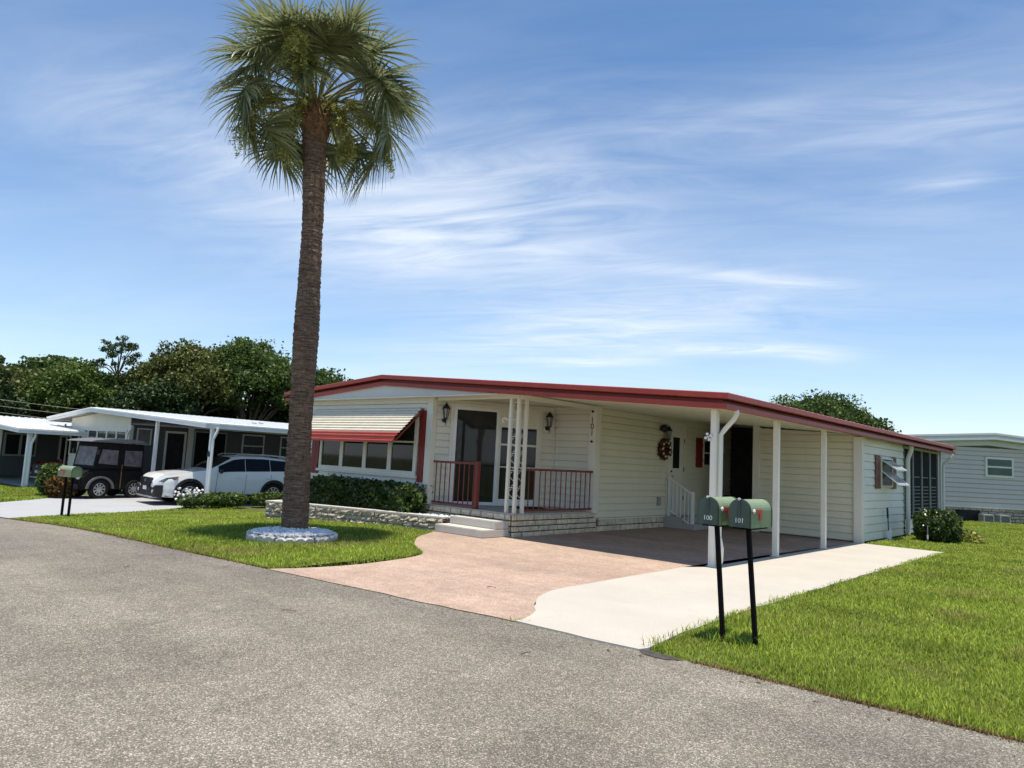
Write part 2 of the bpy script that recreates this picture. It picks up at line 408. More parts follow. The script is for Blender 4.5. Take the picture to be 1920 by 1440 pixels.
drv = [(-8.72, 5.03), (-7.75, 5.16), (-6.79, 5.27), (-5.95, 5.34), (-4.76, 5.49)]
sheet('driveway', wob(drv, .2, .015, 5) + wob(seam[1:], .2, .012, 9) + [(-5.5, 11.1), (-5.5, 19.22), (-7, 22), (-9.98, 22), (-9.98, 11.22), (-11.5, 11.22)] + lawnedge[:-1], .02, 'pebble')
wr = [(-3.36, 5.66), (-3.44, 6.5), (-3.53, 7.84), (-3.56, 10), (-3.6, 13), (-3.6, 18.97)]
sheet('path', wob([(-4.74, 5.5), (-3.92, 5.52), (-3.38, 5.57)], .2, .012, 4) + wob(wr, .3, .02, 6) + [(-5.4, 19.0), (-5.5, 19.0), (-5.5, 11.1)] + wob(seam[::-1], .25, .012, 8)[1:-1], .028, 'concrete', .03)
sheet('neighbour_driveway', [(-20.2, 4.86), (-21.3, 6.33), (-22.7, 9.3), (-24.05, 10.9), (-24.1, 12.2), (-24.6, 26), (-33, 26), (-29.3, 8.91), (-27.41, 7.18), (-26.43, 6.09), (-26.0, 4.82)], .018, 'paleconcrete')
sheet('far_driveway', [(-34.8, 8.6), (-41.5, 8.2), (-42, 16), (-33.5, 16)], .018, 'paleconcrete')
# dark tar patch at the corner of the road
sheet('road_patch', wob([(-3.42, 5.61), (-3.1, 5.63), (-2.98, 5.6), (-3.08, 5.5), (-3.3, 5.49), (-3.42, 5.61)], .06, .014, 2)[:-1], .017, 'tarpatch')
# bare soil rim along the right lawn

# ------------------------------------------------------------------ grass blades
def inpoly(P, poly):
    x, y = P[:, 0], P[:, 1]; c = np.zeros(len(P), bool); n = len(poly); j = n - 1
    for i in range(n):
        xi, yi = poly[i]; xj, yj = poly[j]
        c ^= ((yi > y) != (yj > y)) & (x < (xj - xi) * (y - yi) / (yj - yi + 1e-12) + xi); j = i
    return c
def grass(name, poly, dens, maxd, holes=(), hfac=1.):
    xs = [p[0] for p in poly]; ys = [p[1] for p in poly]
    A = (max(xs) - min(xs)) * (max(ys) - min(ys)); n = int(A * dens)
    P = np.stack([rng.uniform(min(xs), max(xs), n), rng.uniform(min(ys), max(ys), n)], 1)
    P = P[inpoly(P, poly)]
    d = np.hypot(P[:, 0], P[:, 1]); keep = rng.uniform(size=len(P)) < np.clip((6.3 / d) ** 1.35, 0, 1); P = P[keep]; d = d[keep]
    for (cx, cy, r) in holes:
        k = np.hypot(P[:, 0] - cx, P[:, 1] - cy) > r; P = P[k]; d = d[k]
    # patchiness: low-frequency height variation
    ph = .75 + .25 * np.sin(P[:, 0] * 1.7 + 1.3 * np.sin(P[:, 1] * 1.1)) * np.cos(P[:, 1] * 1.9 + P[:, 0] * .6)
    n = len(P); h = rng.uniform(.035, .085, n) * hfac * ph; w = .0032 * (d / 6.5) ** .75 * rng.uniform(.7, 1.3, n) * 1.25
    az = rng.uniform(0, 2 * np.pi, n); lean = rng.uniform(.15, 1.0, n) * h
    dx, dy = np.cos(az), np.sin(az); z0 = gl(P[:, 0]) - .004
    base = np.stack([P[:, 0], P[:, 1], z0], 1); sd = np.stack([-dy, dx, np.zeros(n)], 1) * w[:, None]
    mid = base + np.stack([dx * lean * .35, dy * lean * .35, h * .6], 1); tip = base + np.stack([dx * lean, dy * lean, h], 1)
    v = np.stack([base - sd, base + sd, mid + sd * .9, mid - sd * .9, tip], 1).reshape(-1, 3)
    i = np.arange(n)[:, None] * 5
    f = np.concatenate([i + np.array([[0, 1, 2]]), i + np.array([[0, 2, 3]]), i + np.array([[3, 2, 4]])], 0)
    o = np_mesh(name, v, f, 'grass'); o['kind'] = 'stuff'; return o
RL = [(-3.36, 5.7), (-2, 5.68), (-.7, 5.71), (2, 5.68), (5, 5.5), (9, 9), (10, 36), (-4, 38.6), (-6.6, 36), (-7.5, 33), (-5.35, 28.3), (-5.3, 19.1), (-3.66, 19.0), (-3.66, 13), (-3.57, 7.9), (-3.48, 6.5)]
grass('grass', RL, 4200, 40, [(-4.4, 22.4, .5)])
LL = [(-20.15, 4.9), (-16.62, 4.75), (-13.2, 4.68), (-11.4, 4.82), (-10, 4.98), (-8.72, 5.12)] + lawnedge[::-1][1:] + [(-11.7, 10.5), (-14.7, 9.75), (-15.85, 9.3), (-16.7, 9.6), (-18, 11.3), (-23.9, 11.9), (-24.0, 10.85), (-22.65, 9.3), (-21.25, 6.33)]
grass('grass', LL, 4200, 40, [(-11.5, 7.08, .74)])
FL = [(-26.45, 5.0), (-27.3, 7.1), (-29.2, 8.8), (-33.4, 9.3), (-34.5, 8.4), (-40, 8), (-41, 3.4), (-34, 4.2)]
grass('grass', FL, 4200, 60)
# taller tufts at the corner of the right lawn
def tufts(name, pts, n, h, mat='grass', sp=.05):
    C = np.array(pts)[rng.integers(0, len(pts), n)] + rng.normal(0, sp, (n, 2))
    az = rng.uniform(0, 6.283, n); hh = rng.uniform(.5, 1., n) * h; ln = rng.uniform(.2, .8, n) * hh; w = .004
    dx, dy = np.cos(az), np.sin(az); base = np.stack([C[:, 0], C[:, 1], gl(C[:, 0])], 1); sd = np.stack([-dy, dx, 0 * dx], 1) * w
    mid = base + np.stack([dx * ln * .3, dy * ln * .3, hh * .6], 1); tip = base + np.stack([dx * ln, dy * ln, hh], 1)
    v = np.stack([base - sd, base + sd, mid + sd * .9, mid - sd * .9, tip], 1).reshape(-1, 3); i = np.arange(n)[:, None] * 5
    f = np.concatenate([i + np.array([[0, 1, 2]]), i + np.array([[0, 2, 3]]), i + np.array([[3, 2, 4]])], 0)
    o = np_mesh(name, v, f, mat); o['kind'] = 'stuff'
tufts('grass', [(-3.38, 5.9), (-3.4, 6.2), (-3.42, 6.5), (-3.32, 5.75), (-3.46, 7.), (-3.5, 7.6), (-2.9, 6.5), (-2.7, 6.6), (-3.1, 6.45), (-3.5, 8.3), (-3.53, 9.)], 230, .13)
tufts('grass', [(-4.78, 5.56), (-4.82, 5.6), (-4.7, 5.57)], 60, .05)
edl = [(x_, float(np.interp(x_, [p[0] for p in edge], [p[1] for p in edge])) + .025) for x_ in np.arange(-2.9, 6, .02)]
tufts('dry_grass', edl, 9000, .035, 'drygrass', .03)
edl = [(x_, float(np.interp(x_, [p[0] for p in edge], [p[1] for p in edge])) + .02) for x_ in np.arange(-20, -8.7, .03)]
tufts('dry_grass', edl, 5000, .035, 'drygrass', .03)

C = np.array([(x_, float(np.interp(x_, [p[0] for p in edge], [p[1] for p in edge])) - abs(rng.normal(0, .25)), .02) for x_ in rng.uniform(-16, 5, 120)])
C[:, 2] = gl(C[:, 0]) + .018
v, f = leaves(C, .015, .6, 3., aspect=2.6); o = np_mesh('leaf_litter', v, f, 'drygrass'); o['kind'] = 'stuff'
for (x_, y_, a_, l_) in ((-6.4, 3.9, .4, .16), (-3.9, 4.6, 1.3, .12), (-9.6, 3.6, 2.2, .14), (-6.2, 6.6, .2, .12)):
    mb_tw = (x_, y_, a_, l_)
    TW.append(mb_tw)
# ------------------------------------------------------------------ siding and stone helpers
def siding(name, mat, parent, p0, p1, z0, za, zb, lap=.165, proud=.026, groove=.02):
    """lapped boards from p0 to p1, outward normal on the right-hand side of p0->p1; top za at p0, zb at p1"""
    p0, p1 = Vector((*p0, 0)), Vector((*p1, 0)); d = (p1 - p0); L = d.length; d /= L; n = Vector((d.y, -d.x, 0))
    mb = MB(); z = z0; top = max(za, zb)
    while z < top - .005:
        zt = z + lap
        def clipx(zz):      # x range where the wall's top is above zz
            if za == zb or (zz <= za and zz <= zb): return 0., L
            t = (zz - za) / (zb - za) * L
            return (0., max(0., min(L, t))) if za > zb else (max(0., min(L, t)), L)
        a, b = clipx(z)
        if b - a > .01:
            zA = min(zt, za + (zb - za) * a / L); zB = min(zt, za + (zb - za) * b / L)
            P = lambda x, zz, o: p0 + d * x + n * o + Vector((0, 0, zz))
            g = min(z + groove, zA, zB)
            mb.quad(P(a, z, -.02), P(b, z, -.02), P(b, g, -.02), P(a, g, -.02))
            mb.quad(P(a, g, -.02), P(b, g, -.02), P(b, g, proud), P(a, g, proud))
            if min(zA, zB) > g: mb.quad(P(a, g, proud), P(b, g, proud), P(b, zB, .003), P(a, zA, .003))
            mb.quad(P(a, z, .003), P(b, z, .003), P(b, z, -.02), P(a, z, -.02))
        z = zt
    o = mb.build(name, mat, parent, fixn=False)
    return o
def stone_wall(name, mat, parent, p0, p1, z0, z1, rows, blk, depth=.06, rough=.012, mortar=True, gap=.024):
    p0, p1 = Vector((*p0, 0)), Vector((*p1, 0)); d = p1 - p0; L = d.length; d /= L; n = Vector((d.y, -d.x, 0)); mb = MB(); rh = (z1 - z0) / rows
    for r in range(rows):
        x = -rnd.uniform(.2, .8) * blk if r % 2 else 0.
        while x < L:
            w = blk * rnd.uniform(.8, 1.25); a, b = max(0, x) + gap / 2, min(L, x + w) - gap / 2; x += w
            if b - a < .03: continue
            zA, zB = z0 + r * rh + gap / 2, z0 + (r + 1) * rh - (gap / 2 if r < rows - 1 else 0)
            nx, nz = max(2, int((b - a) / .06)), max(2, int((zB - zA) / .04)); base = len(mb.v); pr = rnd.uniform(-.006, .008)
            for j in range(nz + 1):
                for i in range(nx + 1):
                    u, w2 = i / nx, j / nz; u += (.5 / nx if i == 1 and nx > 2 else (-.5 / nx if i == nx - 1 and nx > 2 else 0)) * -1; w2 += (.3 / nz if j == nz - 1 and nz > 2 else (-.3 / nz if j == 1 and nz > 2 else 0)); e = 1 - (.16 if (i in (0, nx) or j in (0, nz)) else 0)
                    o = depth * e + pr + rnd.uniform(-rough, rough)
                    p = p0 + d * (a + (b - a) * u) + n * o; mb.v.append((p.x, p.y, zA + (zB - zA) * w2))
            fs = [(base + j * (nx + 1) + i, base + j * (nx + 1) + i + 1, base + (j + 1) * (nx + 1) + i + 1, base + (j + 1) * (nx + 1) + i) for j in range(nz) for i in range(nx)]
            mb.f += fs
            # returns to the wall
            ring = [base + i for i in range(nx + 1)] + [base + j * (nx + 1) + nx for j in range(1, nz + 1)] + [base + nz * (nx + 1) + i for i in range(nx - 1, -1, -1)] + [base + j * (nx + 1) for j in range(nz - 1, 0, -1)]
            back = []
            for q in ring:
                v = Vector(mb.v[q]); t = (v - p0).dot(d); pp = p0 + d * t; mb.v.append((pp.x, pp.y, v.z)); back.append(len(mb.v) - 1)
            for i in range(len(ring)):
                k = (i + 1) % len(ring); mb.f.append((ring[i], back[i], back[k], ring[k]))
    o = mb.build(name, mat, parent, fixn=False)
    if mortar:
        mm = MB(); a, b = p0 + n * depth * .1, p1 + n * depth * .1
        mm.quad((a.x, a.y, z0), (b.x, b.y, z0), (b.x, b.y, z1 - .003), (a.x, a.y, z1 - .003))
        mm.build('mortar', 'mortar', o, fixn=False)
    return o
def framed_window(parent, p0, p1, z0, z1, panes=1, rows=1, fw=.05, fmat='trim', gmat='glass', proud=.045, name='window', mid=None, slide=None):
    """frame on the right-hand side of p0->p1 with recessed panes as sub-parts"""
    p0, p1 = Vector((*p0, 0)), Vector((*p1, 0)); d = p1 - p0; L = d.length; d /= L; n = Vector((d.y, -d.x, 0)); mb = MB()
    def bar(x0, x1, za, zb, o0=0., o1=proud):
        vs = [p0 + d * x + n * o + Vector((0, 0, z)) for z in (za, zb) for o in (o0, o1) for x in (x0, x1)]
        mb.add(vs, [(0, 1, 3, 2), (4, 6, 7, 5), (0, 4, 5, 1), (2, 3, 7, 6), (0, 2, 6, 4), (1, 5, 7, 3)])
    xs = [L * i / panes for i in range(panes + 1)]
    zs = [z0 + (z1 - z0) * i / rows for i in range(rows + 1)] if mid is None else [z0, mid, z1]
    bar(0, L, z0, z0 + fw); bar(0, L, z1 - fw, z1)
    bar(0, fw, z0 + fw, z1 - fw); bar(L - fw, L, z0 + fw, z1 - fw)
    for x in xs[1:-1]: bar(x - fw * .7, x + fw * .7, z0 + fw, z1 - fw, 0, proud - .003)
    for z in zs[1:-1]:
        for i in range(panes): bar(xs[i] + fw, xs[i + 1] - fw, z - fw * .4, z + fw * .4, 0, proud - .006)
    w = mb.build(name, fmat, parent)
    for i in range(panes):
        g = MB(); a, b = p0 + d * (xs[i] + fw * .6) + n * .03, p0 + d * (xs[i + 1] - fw * .6) + n * .03
        g.quad((a.x, a.y, z0 + fw), (b.x, b.y, z0 + fw), (b.x, b.y, z1 - fw), (a.x, a.y, z1 - fw)); g.build('pane', gmat, w, fixn=False)
    return w
def shutter(parent, p0, p1, z0, z1, mat='darkred', rail=True):
    p0, p1 = Vector((*p0, 0)), Vector((*p1, 0)); d = (p1 - p0); L = d.length; d /= L; n = Vector((d.y, -d.x, 0)); mb = MB()
    def bx(a, b, za, zb, o0, o1):
        vs = [p0 + d * x + n * o + Vector((0, 0, z)) for z in (za, zb) for o in (o0, o1) for x in (a, b)]
        mb.add(vs, [(0, 1, 3, 2), (4, 6, 7, 5), (0, 4, 5, 1), (2, 3, 7, 6), (0, 2, 6, 4), (1, 5, 7, 3)])
    bx(0, L * .48, z0, z1, .018, .04); bx(L * .52, L, z0, z1, .018, .04)
    if rail:
        bx(.01, L - .01, z0 + .16, z0 + .25, .04, .058); bx(.01, L - .01, z1 - .25, z1 - .16, .04, .058)
    return mb.build('shutter', mat, parent)
def fascia_sweep(path, outs, prof, closed=False):
    mb = MB(); m = len(prof); vs = []
    for p, o in zip(path, outs):
        for (a, dn) in prof: vs.append((p[0] + o[0] * a, p[1] + o[1] * a, p[2] - dn))
    fs = [(i * m + j, (i + 1) * m + j, (i + 1) * m + j + 1, i * m + j + 1) for i in range(len(path) - 1) for j in range(m - 1)]
    return mb.add(vs, fs)
FPROF = [(-.02, 0), (.07, 0), (.085, .012), (.085, .09), (.075, .1), (-.11, .104), (-.11, .168), (.045, .172), (.058, .182), (.058, .256), (.045, .266), (-.02, .266)]
def elbow_spout(parent, x, y, ztop, zbot, dirx, reach, mat='alum', name='downspout', w=.075):
    mb = MB()
    def seg(pts):
        for a, b in zip(pts, pts[1:]): mb.beam(a, b, w, w * .8, up=(0, 1, 0) if abs(Vector(b).z - Vector(a).z) > .05 else (0, 0, 1))
    mb.tube([(x + dirx[0] * reach, y + dirx[1] * reach, ztop), (x + dirx[0] * reach, y + dirx[1] * reach, ztop - .07), (x + dirx[0] * reach * .85, y + dirx[1] * reach * .85, ztop - .15),
             (x + dirx[0] * .07, y + dirx[1] * .07, ztop - .32), (x, y, ztop - .42), (x, y, zbot)], w * .62, 8)
    return mb.build(name, mat, parent, smooth=False)

# ------------------------------------------------------------------ the main house
H = thing('mobile_home', 'low white mobile home with red roof trim, striped window awning and open carport', 'house', (-12, 15, 0))
xL, xPk, xR, yF, yB = -18.6, -14.2, -5.17, 10.95, 28.95
zPk, zR = 3.56, 2.88; pit = (zPk - zR) / (xR - xPk); zL = zPk - pit * (xPk - xL)
def ztop(x): return zPk - pit * abs(x - xPk)
# roof solid: top sheet, soffit, hidden edges
mb = MB(); th = .2
tp = [(xL, zL), (xPk, zPk), (xR, zR)]
mb.quad((xL, yF, zL), (xPk, yF, zPk), (xPk, yB, zPk), (xL, yB, zL)); mb.quad((xPk, yF, zPk), (xR, yF, zR), (xR, yB, zR), (xPk, yB, zPk))
for k in range(60):         # standing seams across the roof
    y = yF + .15 + k * .305
    if y > yB - .1: break
    mb.beam((xPk, y, zPk + .008), (xR, y, zR + .008), .03, .03); mb.beam((xL, y, zL + .008), (xPk, y, zPk + .008), .03, .03)
roof = mb.build('roof', 'roof', H, fixn=False)
mb = MB()
mb.quad((xPk, yF, zPk - th), (xR, yF, zR - th), (xR, yB, zR - th), (xPk, yB, zPk - th)); mb.quad((xL, yF, zL - th), (xPk, yF, zPk - th), (xPk, yB, zPk - th), (xL, yB, zL - th))
for k in range(17):         # soffit pan joints
    x = -9.6 + k * .26
    if x < xR - .1: mb.box(x, x + .018, yF + .02, 19.2, ztop(x) - th - .012, ztop(x) - th - .001)
mb.build('soffit', 'soffit', H)
path = [(xL, yB, zL), (xL, yF, zL), (xPk, yF, zPk), (xR, yF, zR), (xR, yB, zR), (xL, yB, (zL + zR) / 2)]
path = path[:5]
outs = [(-1, 0), (-1, -1), (0, -1), (1, -1), (1, 0)]
fascia_sweep(path, outs, FPROF).build('fascia', 'red', H, fixn=False)
mb = MB(); mb.prism([(xL, zL - .22), (xPk, zPk - .22), (xR, zR - .22), (xR, zR), (xPk, zPk), (xL, zL)], 'y', yB - .02, yB); mb.build('rear_fascia', 'red', H)
# gable panel below the fascia with its bright lower edge
mb = MB(); xg = -10.2
def zg(x): return ztop(x) - .262
mb.prism([(-18.55, 3.0), (xg, 3.0), (xg, zg(xg)), (xPk, zg(xPk)), (-18.55, zg(-18.55))], 'y', 10.975, 10.995); mb.build('gable_panel', 'gable', H)
mb = MB(); mb.box(-18.55, xg - .1, 10.955, 10.99, 2.975, 3.003); mb.build('gable_edge_trim', 'trim', H)
mb = MB(); mb.box(-18.6, -9.95, 11.0, 14.3, 3.0, 3.02); mb.build('porch_ceiling', 'soffit', H)
yW, xW = 11.25, -9.95       # front wall plane, carport-side wall plane
# walls
siding('front_wall', 'white', H, (-18.5, yW), (-12.66, yW), .45, 3.0, 3.0, .2)
siding('left_wall', 'white', H, (-18.5, 28.8), (-18.5, yW), .3, 3.0, 3.0, .2)
D0, D1 = (-12.66, 11.3), (-11.2, 14.12)
siding('porch_angled_wall', 'creamw', H, D0, D1, .5, 3.0, 3.0)
siding('porch_back_wall', 'creamw', H, D1, (-9.99, 14.12), .5, 3.0, 3.0)
siding('carport_side_wall', 'cream', H, (xW, 14.16), (xW, 21.9), .33, 3.03, 3.03)
siding('shed_front_wall', 'cream', H, (-8.05, 19.2), (-5.52, 19.2), .04, ztop(-8.05) - .2, ztop(-5.52) - .2, .175)
siding('shed_side_wall', 'pale', H, (-5.45, 19.24), (-5.45, 23.35), .03, 2.68, 2.68, .2, .02)
siding('porch_kick_wall', 'pale', H, (-5.45, 23.5), (-5.45, 28.1), .05, .43, .43, .13)
mb = MB(); mb.box(-5.6, -5.47, 28.05, 28.2, 0, 2.68); mb.box(-18.5, -5.5, 28.7, 28.8, 0, 2.9); mb.build('rear_wall', 'white', H)
mb = MB(); mb.box(-8.09, -8.05, 19.25, 28, 0, 2.95); mb.build('shed_inner_wall', 'white', H)
# dark screened opening between the house and the shed
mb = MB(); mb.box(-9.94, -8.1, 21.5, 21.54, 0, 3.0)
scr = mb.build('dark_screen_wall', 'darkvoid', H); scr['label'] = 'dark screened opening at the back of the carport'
mb = MB(); mb.box(-8.2, -8.02, 19.14, 19.26, .02, 2.95); mb.build('shed_corner_trim', 'trim', H)
mb = MB(); mb.box(-5.58, -5.38, 19.12, 19.3, .02, 2.64); mb.build('shed_corner_trim', 'trim', H)
mb = MB(); mb.box(-12.78, -12.58, 11.2, 11.34, .5, 3.0); mb.build('corner_trim', 'trim', H)
mb = MB(); mb.box(-10.06, -9.87, 14.0, 14.22, .46, 3.0); mb.build('corner_trim', 'trim', H)
mb = MB(); mb.beam((-9.93, 11.32, 2.95), (-9.93, 14.0, 2.95), .1, .1); mb.beam((-12.5, 11.3, 2.96), (-9.95, 11.3, 2.96), .08, .08); mb.build('porch_header', 'trim', H)
mb = MB(); mb.beam((*D1, 1.75), (*D1, 1.751), .06, .06, (0, 1, 0)); mb.v = []; mb.f = []
mb.box(D1[0] - .03, D1[0] + .02, D1[1] - .05, D1[1] - .02, .5, 3.0); mb.box(-11.16, -9.97, 14.06, 14.1, 2.93, 2.99); mb.build('inside_corner_trim', 'trim', H)
mb = MB(); mb.box(-18.5, -12.78, 11.21, 11.249, 2.86, 2.999); mb.build('frieze_board', 'creamw', H)
mb = MB(); mb.box(-9.98, -9.915, 14.25, 21.9, 3.0, 3.08); mb.build('wall_top_trim', 'trim', H)
mb = MB(); mb.box(-9.98, -9.915, 11.0, 14.2, 3.02, 3.08); mb.build('wall_top_trim', 'trim', H)
# foundation
stone_wall('front_skirt', 'brick', H, (-18.5, yW + .02), (-12.75, yW + .02), -.35, .44, 6, .33, .03)
pf = stone_wall('porch_foundation', 'brick', H, (-12.75, 11.3), (-10.0, 11.3), 0., .465, 4, .34, .06, .014)
stone_wall('porch_foundation', 'brick', H, (-9.99, 11.25), (-9.99, 14.3), 0., .465, 4, .34, .06, .005)
stone_wall('side_skirt', 'brick', H, (-9.98, 14.3), (-9.98, 21.5), 0., .3, 2, .36, .04, .005)
mb = MB(); mb.box(-9.975, -9.9, 14.3, 21.5, .3, .335); mb.build('skirt_cap', 'trim', H)
mb = MB(); mb.add([(-12.7, 11.25, .47), (-9.92, 11.25, .47), (-9.92, 14.12, .47), (-11.2, 14.12, .47), (-12.7, 11.25, .5), (-9.92, 11.25, .5), (-9.92, 14.12, .5), (-11.2, 14.12, .5)], [(0, 3, 2, 1), (4, 5, 6, 7), (0, 1, 5, 4), (1, 2, 6, 5), (2, 3, 7, 6), (3, 0, 4, 7)])
mb.build('porch_slab', 'slab', H)
# front window bank, shutters, awning
framed_window(H, (-17.12, yW - .012), (-13.06, yW - .012), 1.12, 2.62, 4, 1, .1, 'trim', 'glass', .06, mid=None)
mb = MB(); mb.box(-17.2, -13.0, 11.15, 11.24, 1.06, 1.125); mb.build('window_sill', 'trim', H)
mb = MB()
for i in range(4):
    x0 = -17.12 + 4.06 / 4 * i; mb.box(x0 + .1, x0 + .915, 11.2, 11.226, 1.9, 1.94)
mb.build('window_meeting_rail', 'trim', H)
shutter(H, (-17.55, yW - .012), (-17.2, yW - .012), .98, 2.62, 'darkred'); shutter(H, (-13.02, yW - .012), (-12.8, yW - .012), .98, 2.68, 'darkred')
mb = MB(); mred = MB(); n = 11; xa0, xa1 = -17.4, -12.9
zt, zb, yb_ = 2.74, 1.98, 10.4
for i in range(n):
    t0, t1 = i / n, (i + 1) / n; ya, yc = 11.2 + (yb_ - 11.2) * t0, 11.2 + (yb_ - 11.2) * t1; z0, z1 = zt + (zb - zt) * t0, zt + (zb - zt) * t1
    sl = .06 * i / n
    # each slat: bright cap with a lip below
    (mred if i >= 9 else mb).add([(xa0, ya, z0 + .012), (xa1, ya, z0 + .012), (xa1, yc - .03, z1 + .045), (xa0, yc - .03, z1 + .045), (xa0, yc - .03, z1 + .002), (xa1, yc - .03, z1 + .002)], [(0, 1, 2, 3), (3, 2, 5, 4)])
aw = mb.build('awning', 'awncream', H, fixn=False)
mb = mred
for i in range(2):
    y0 = 10.4 - .045 * i; z0 = 1.975 - .05 * i
    mb.add([(xa0, y0 + .02, z0 + .02), (xa1, y0 + .02, z0 + .02), (xa1, y0 - .045, z0 - .01), (xa0, y0 - .045, z0 - .01), (xa0, y0 - .045, z0 - .065), (xa1, y0 - .045, z0 - .065)], [(0, 1, 2, 3), (3, 2, 5, 4)])
mb.build('awning_valance', 'red', aw, fixn=False)
for x in (xa1 - .02, xa0 + .02):
    mb = MB(); mb.beam((x, 11.22, 2.7), (x, 10.42, 1.93), .015, .04); mb.build('awning_bracket', 'darkred', aw)
# porch doors on the angled wall
dv = Vector((D1[0] - D0[0], D1[1] - D0[1])); dL = dv.length; du = dv / dL
def dp(s): return (D0[0] + du.x * s, D0[1] + du.y * s)
framed_window(H, dp(.5), dp(1.66), .5, 2.83, 1, 1, .075, 'alum', 'glass', .06, 'sliding_door')
framed_window(H, dp(1.66), dp(2.72), .5, 2.83, 1, 1, .06, 'trim', 'glass', .052, 'screen_door', mid=1.98)
def diag_bar(mb, a, b, z0, z1, o0, o1):
    n = Vector((du.y, -du.x)); pts = []
    for z in (z0, z1):
        for o in (o0, o1):
            for s_ in (a, b): q = dp(s_); pts.append((q[0] + n.x * o, q[1] + n.y * o, z))
    mb.add(pts, [(0, 1, 3, 2), (4, 6, 7, 5), (0, 4, 5, 1), (2, 3, 7, 6), (0, 2, 6, 4), (1, 5, 7, 3)])
mb = MB(); diag_bar(mb, 1.72, 2.66, 2.4, 2.78, .03, .046); mb.build('door_transom_panel', 'creamw', H)
for q_ in ((2.17, 2.24, 1.455, 2.4, .03, .05), (1.72, 2.66, 1.42, 1.45, .03, .05), (1.72, 2.66, .56, .66, .03, .05)):
    mb = MB(); diag_bar(mb, *q_); mb.build('door_stile', 'alum', H)
mb = MB(); diag_bar(mb, .42, .5, .5, 2.9, .0, .04); diag_bar(mb, 2.72, 2.8, .5, 2.9, .0, .04); diag_bar(mb, .5, 2.72, 2.83, 2.9, .0, .038); mb.build('door_casing', 'trim', H)
mb = MB(); diag_bar(mb, 1.6, 1.64, 1.4, 1.62, .06, .09); mb.build('door_handle', 'alum', H)
# porch column: three slim posts with scrollwork
mb = MB()
for (x, y) in ((-10.2, 11.32), (-9.98, 11.32), (-9.95, 11.53)): mb.box(x - .035, x + .035, y - .035, y + .035, .5, 2.96)
pc = mb.build('porch_column', 'trim', H, bevel=.006)
mb = MB()
for (ax, ay, bx_, by_) in ((-10.165, 11.32, -10.015, 11.32), (-9.975, 11.355, -9.955, 11.5)):
    for k in range(6):
        zc = .85 + k * .36; pts = []
        for q in range(17):
            t = q / 16; s_ = math.sin(t * 2 * math.pi) * .5 + .5; pts.append((ax + (bx_ - ax) * s_, ay + (by_ - ay) * s_, zc - .15 + .3 * t))
        mb.tube(pts, .006, 5)
        mb.beam((ax, ay, zc + .18), (bx_, by_, zc + .18), .012, .012)
mb.build('scrollwork', 'trim', pc)
mb = MB(); mb.tube([(-10.23, 11.28, 2.45), (-10.3, 11.24, 2.5), (-10.35, 11.21, 2.47), (-10.32, 11.22, 2.4)], .014, 6); mb.build('plant_hook', 'white_bits', pc)
# red railings
def railing(p0, p1, z0, z1, n, post=None, mat='railred'):
    p0, p1 = Vector(p0), Vector(p1); mb = MB(); d = (p1 - p0).normalized()
    mb.beam((*p0, z1 - .03), (*p1, z1 - .03), .06, .05); mb.beam((*p0, z0 + .06), (*p1, z0 + .06), .045, .04)
    if post: mb.box(post[0] - .045, post[0] + .045, post[1] - .045, post[1] + .045, z0 - .02, z1 + .02); mb.box(post[0] - .08, post[0] + .08, post[1] - .08, post[1] + .08, z0 - .0, z0 + .012)
    r = mb.build('porch_railing', mat, H)
    for k in range(n):
        q = p0 + (p1 - p0) * ((k + .5) / n); mb = MB(); mb.box(q.x - .009, q.x + .009, q.y - .009, q.y + .009, z0 + .08, z1 - .055); mb.build('baluster', mat, r)
    return r
railing((-12.56, 11.34), (-11.16, 11.34), .5, 1.52, 9, (-11.13, 11.34))
railing((-9.93, 11.6), (-9.93, 14.02), .5, 1.46, 13)
# carport posts and downspouts
for i, (y, zt_) in enumerate(((11.26, 2.64), (13.94, 2.64), (16.66, 2.64))):
    mb = MB(); w = (.055, .052, .05)[i]; mb.box(-5.49 - w, -5.49 + w, y - w, y + w, .02, zt_); mb.box(-5.49 - w - .03, -5.49 + w + .03, y - w - .03, y + w + .03, .02, .035)
    mb.build('carport_post', 'postwhite', H, bevel=.006)
elbow_spout(H, -5.40, 11.3, 2.63, .06, (1, .1), .26, 'trim', w=.07)
mb = MB(); mb.tube([(-5.4, 11.3, .5), (-5.36, 11.3, .32), (-5.37, 11.3, .12), (-5.4, 11.3, .06)], .05, 8); mb.build('downspout_boot', 'postwhite', H)
mb = MB()
for a in range(4):
    an = a * math.pi / 2 + .4; mb.box(-5.57 + .05 * math.cos(an) - .022, -5.57 + .05 * math.cos(an) + .022, 11.17, 11.2, 2.17 + .05 * math.sin(an) - .022, 2.17 + .05 * math.sin(an) + .022)
mb.box(-5.585, -5.555, 11.165, 11.205, 2.155, 2.185); mb.build('flag_bracket', 'white_bits', H, bevel=.004)
elbow_spout(H, -5.34, 23.42, 2.62, .05, (.35, -.05), .28, 'trim', w=.1); elbow_spout(H, -5.34, 28.2, 2.6, .05, (.9, .1), .3, 'trim', w=.07)
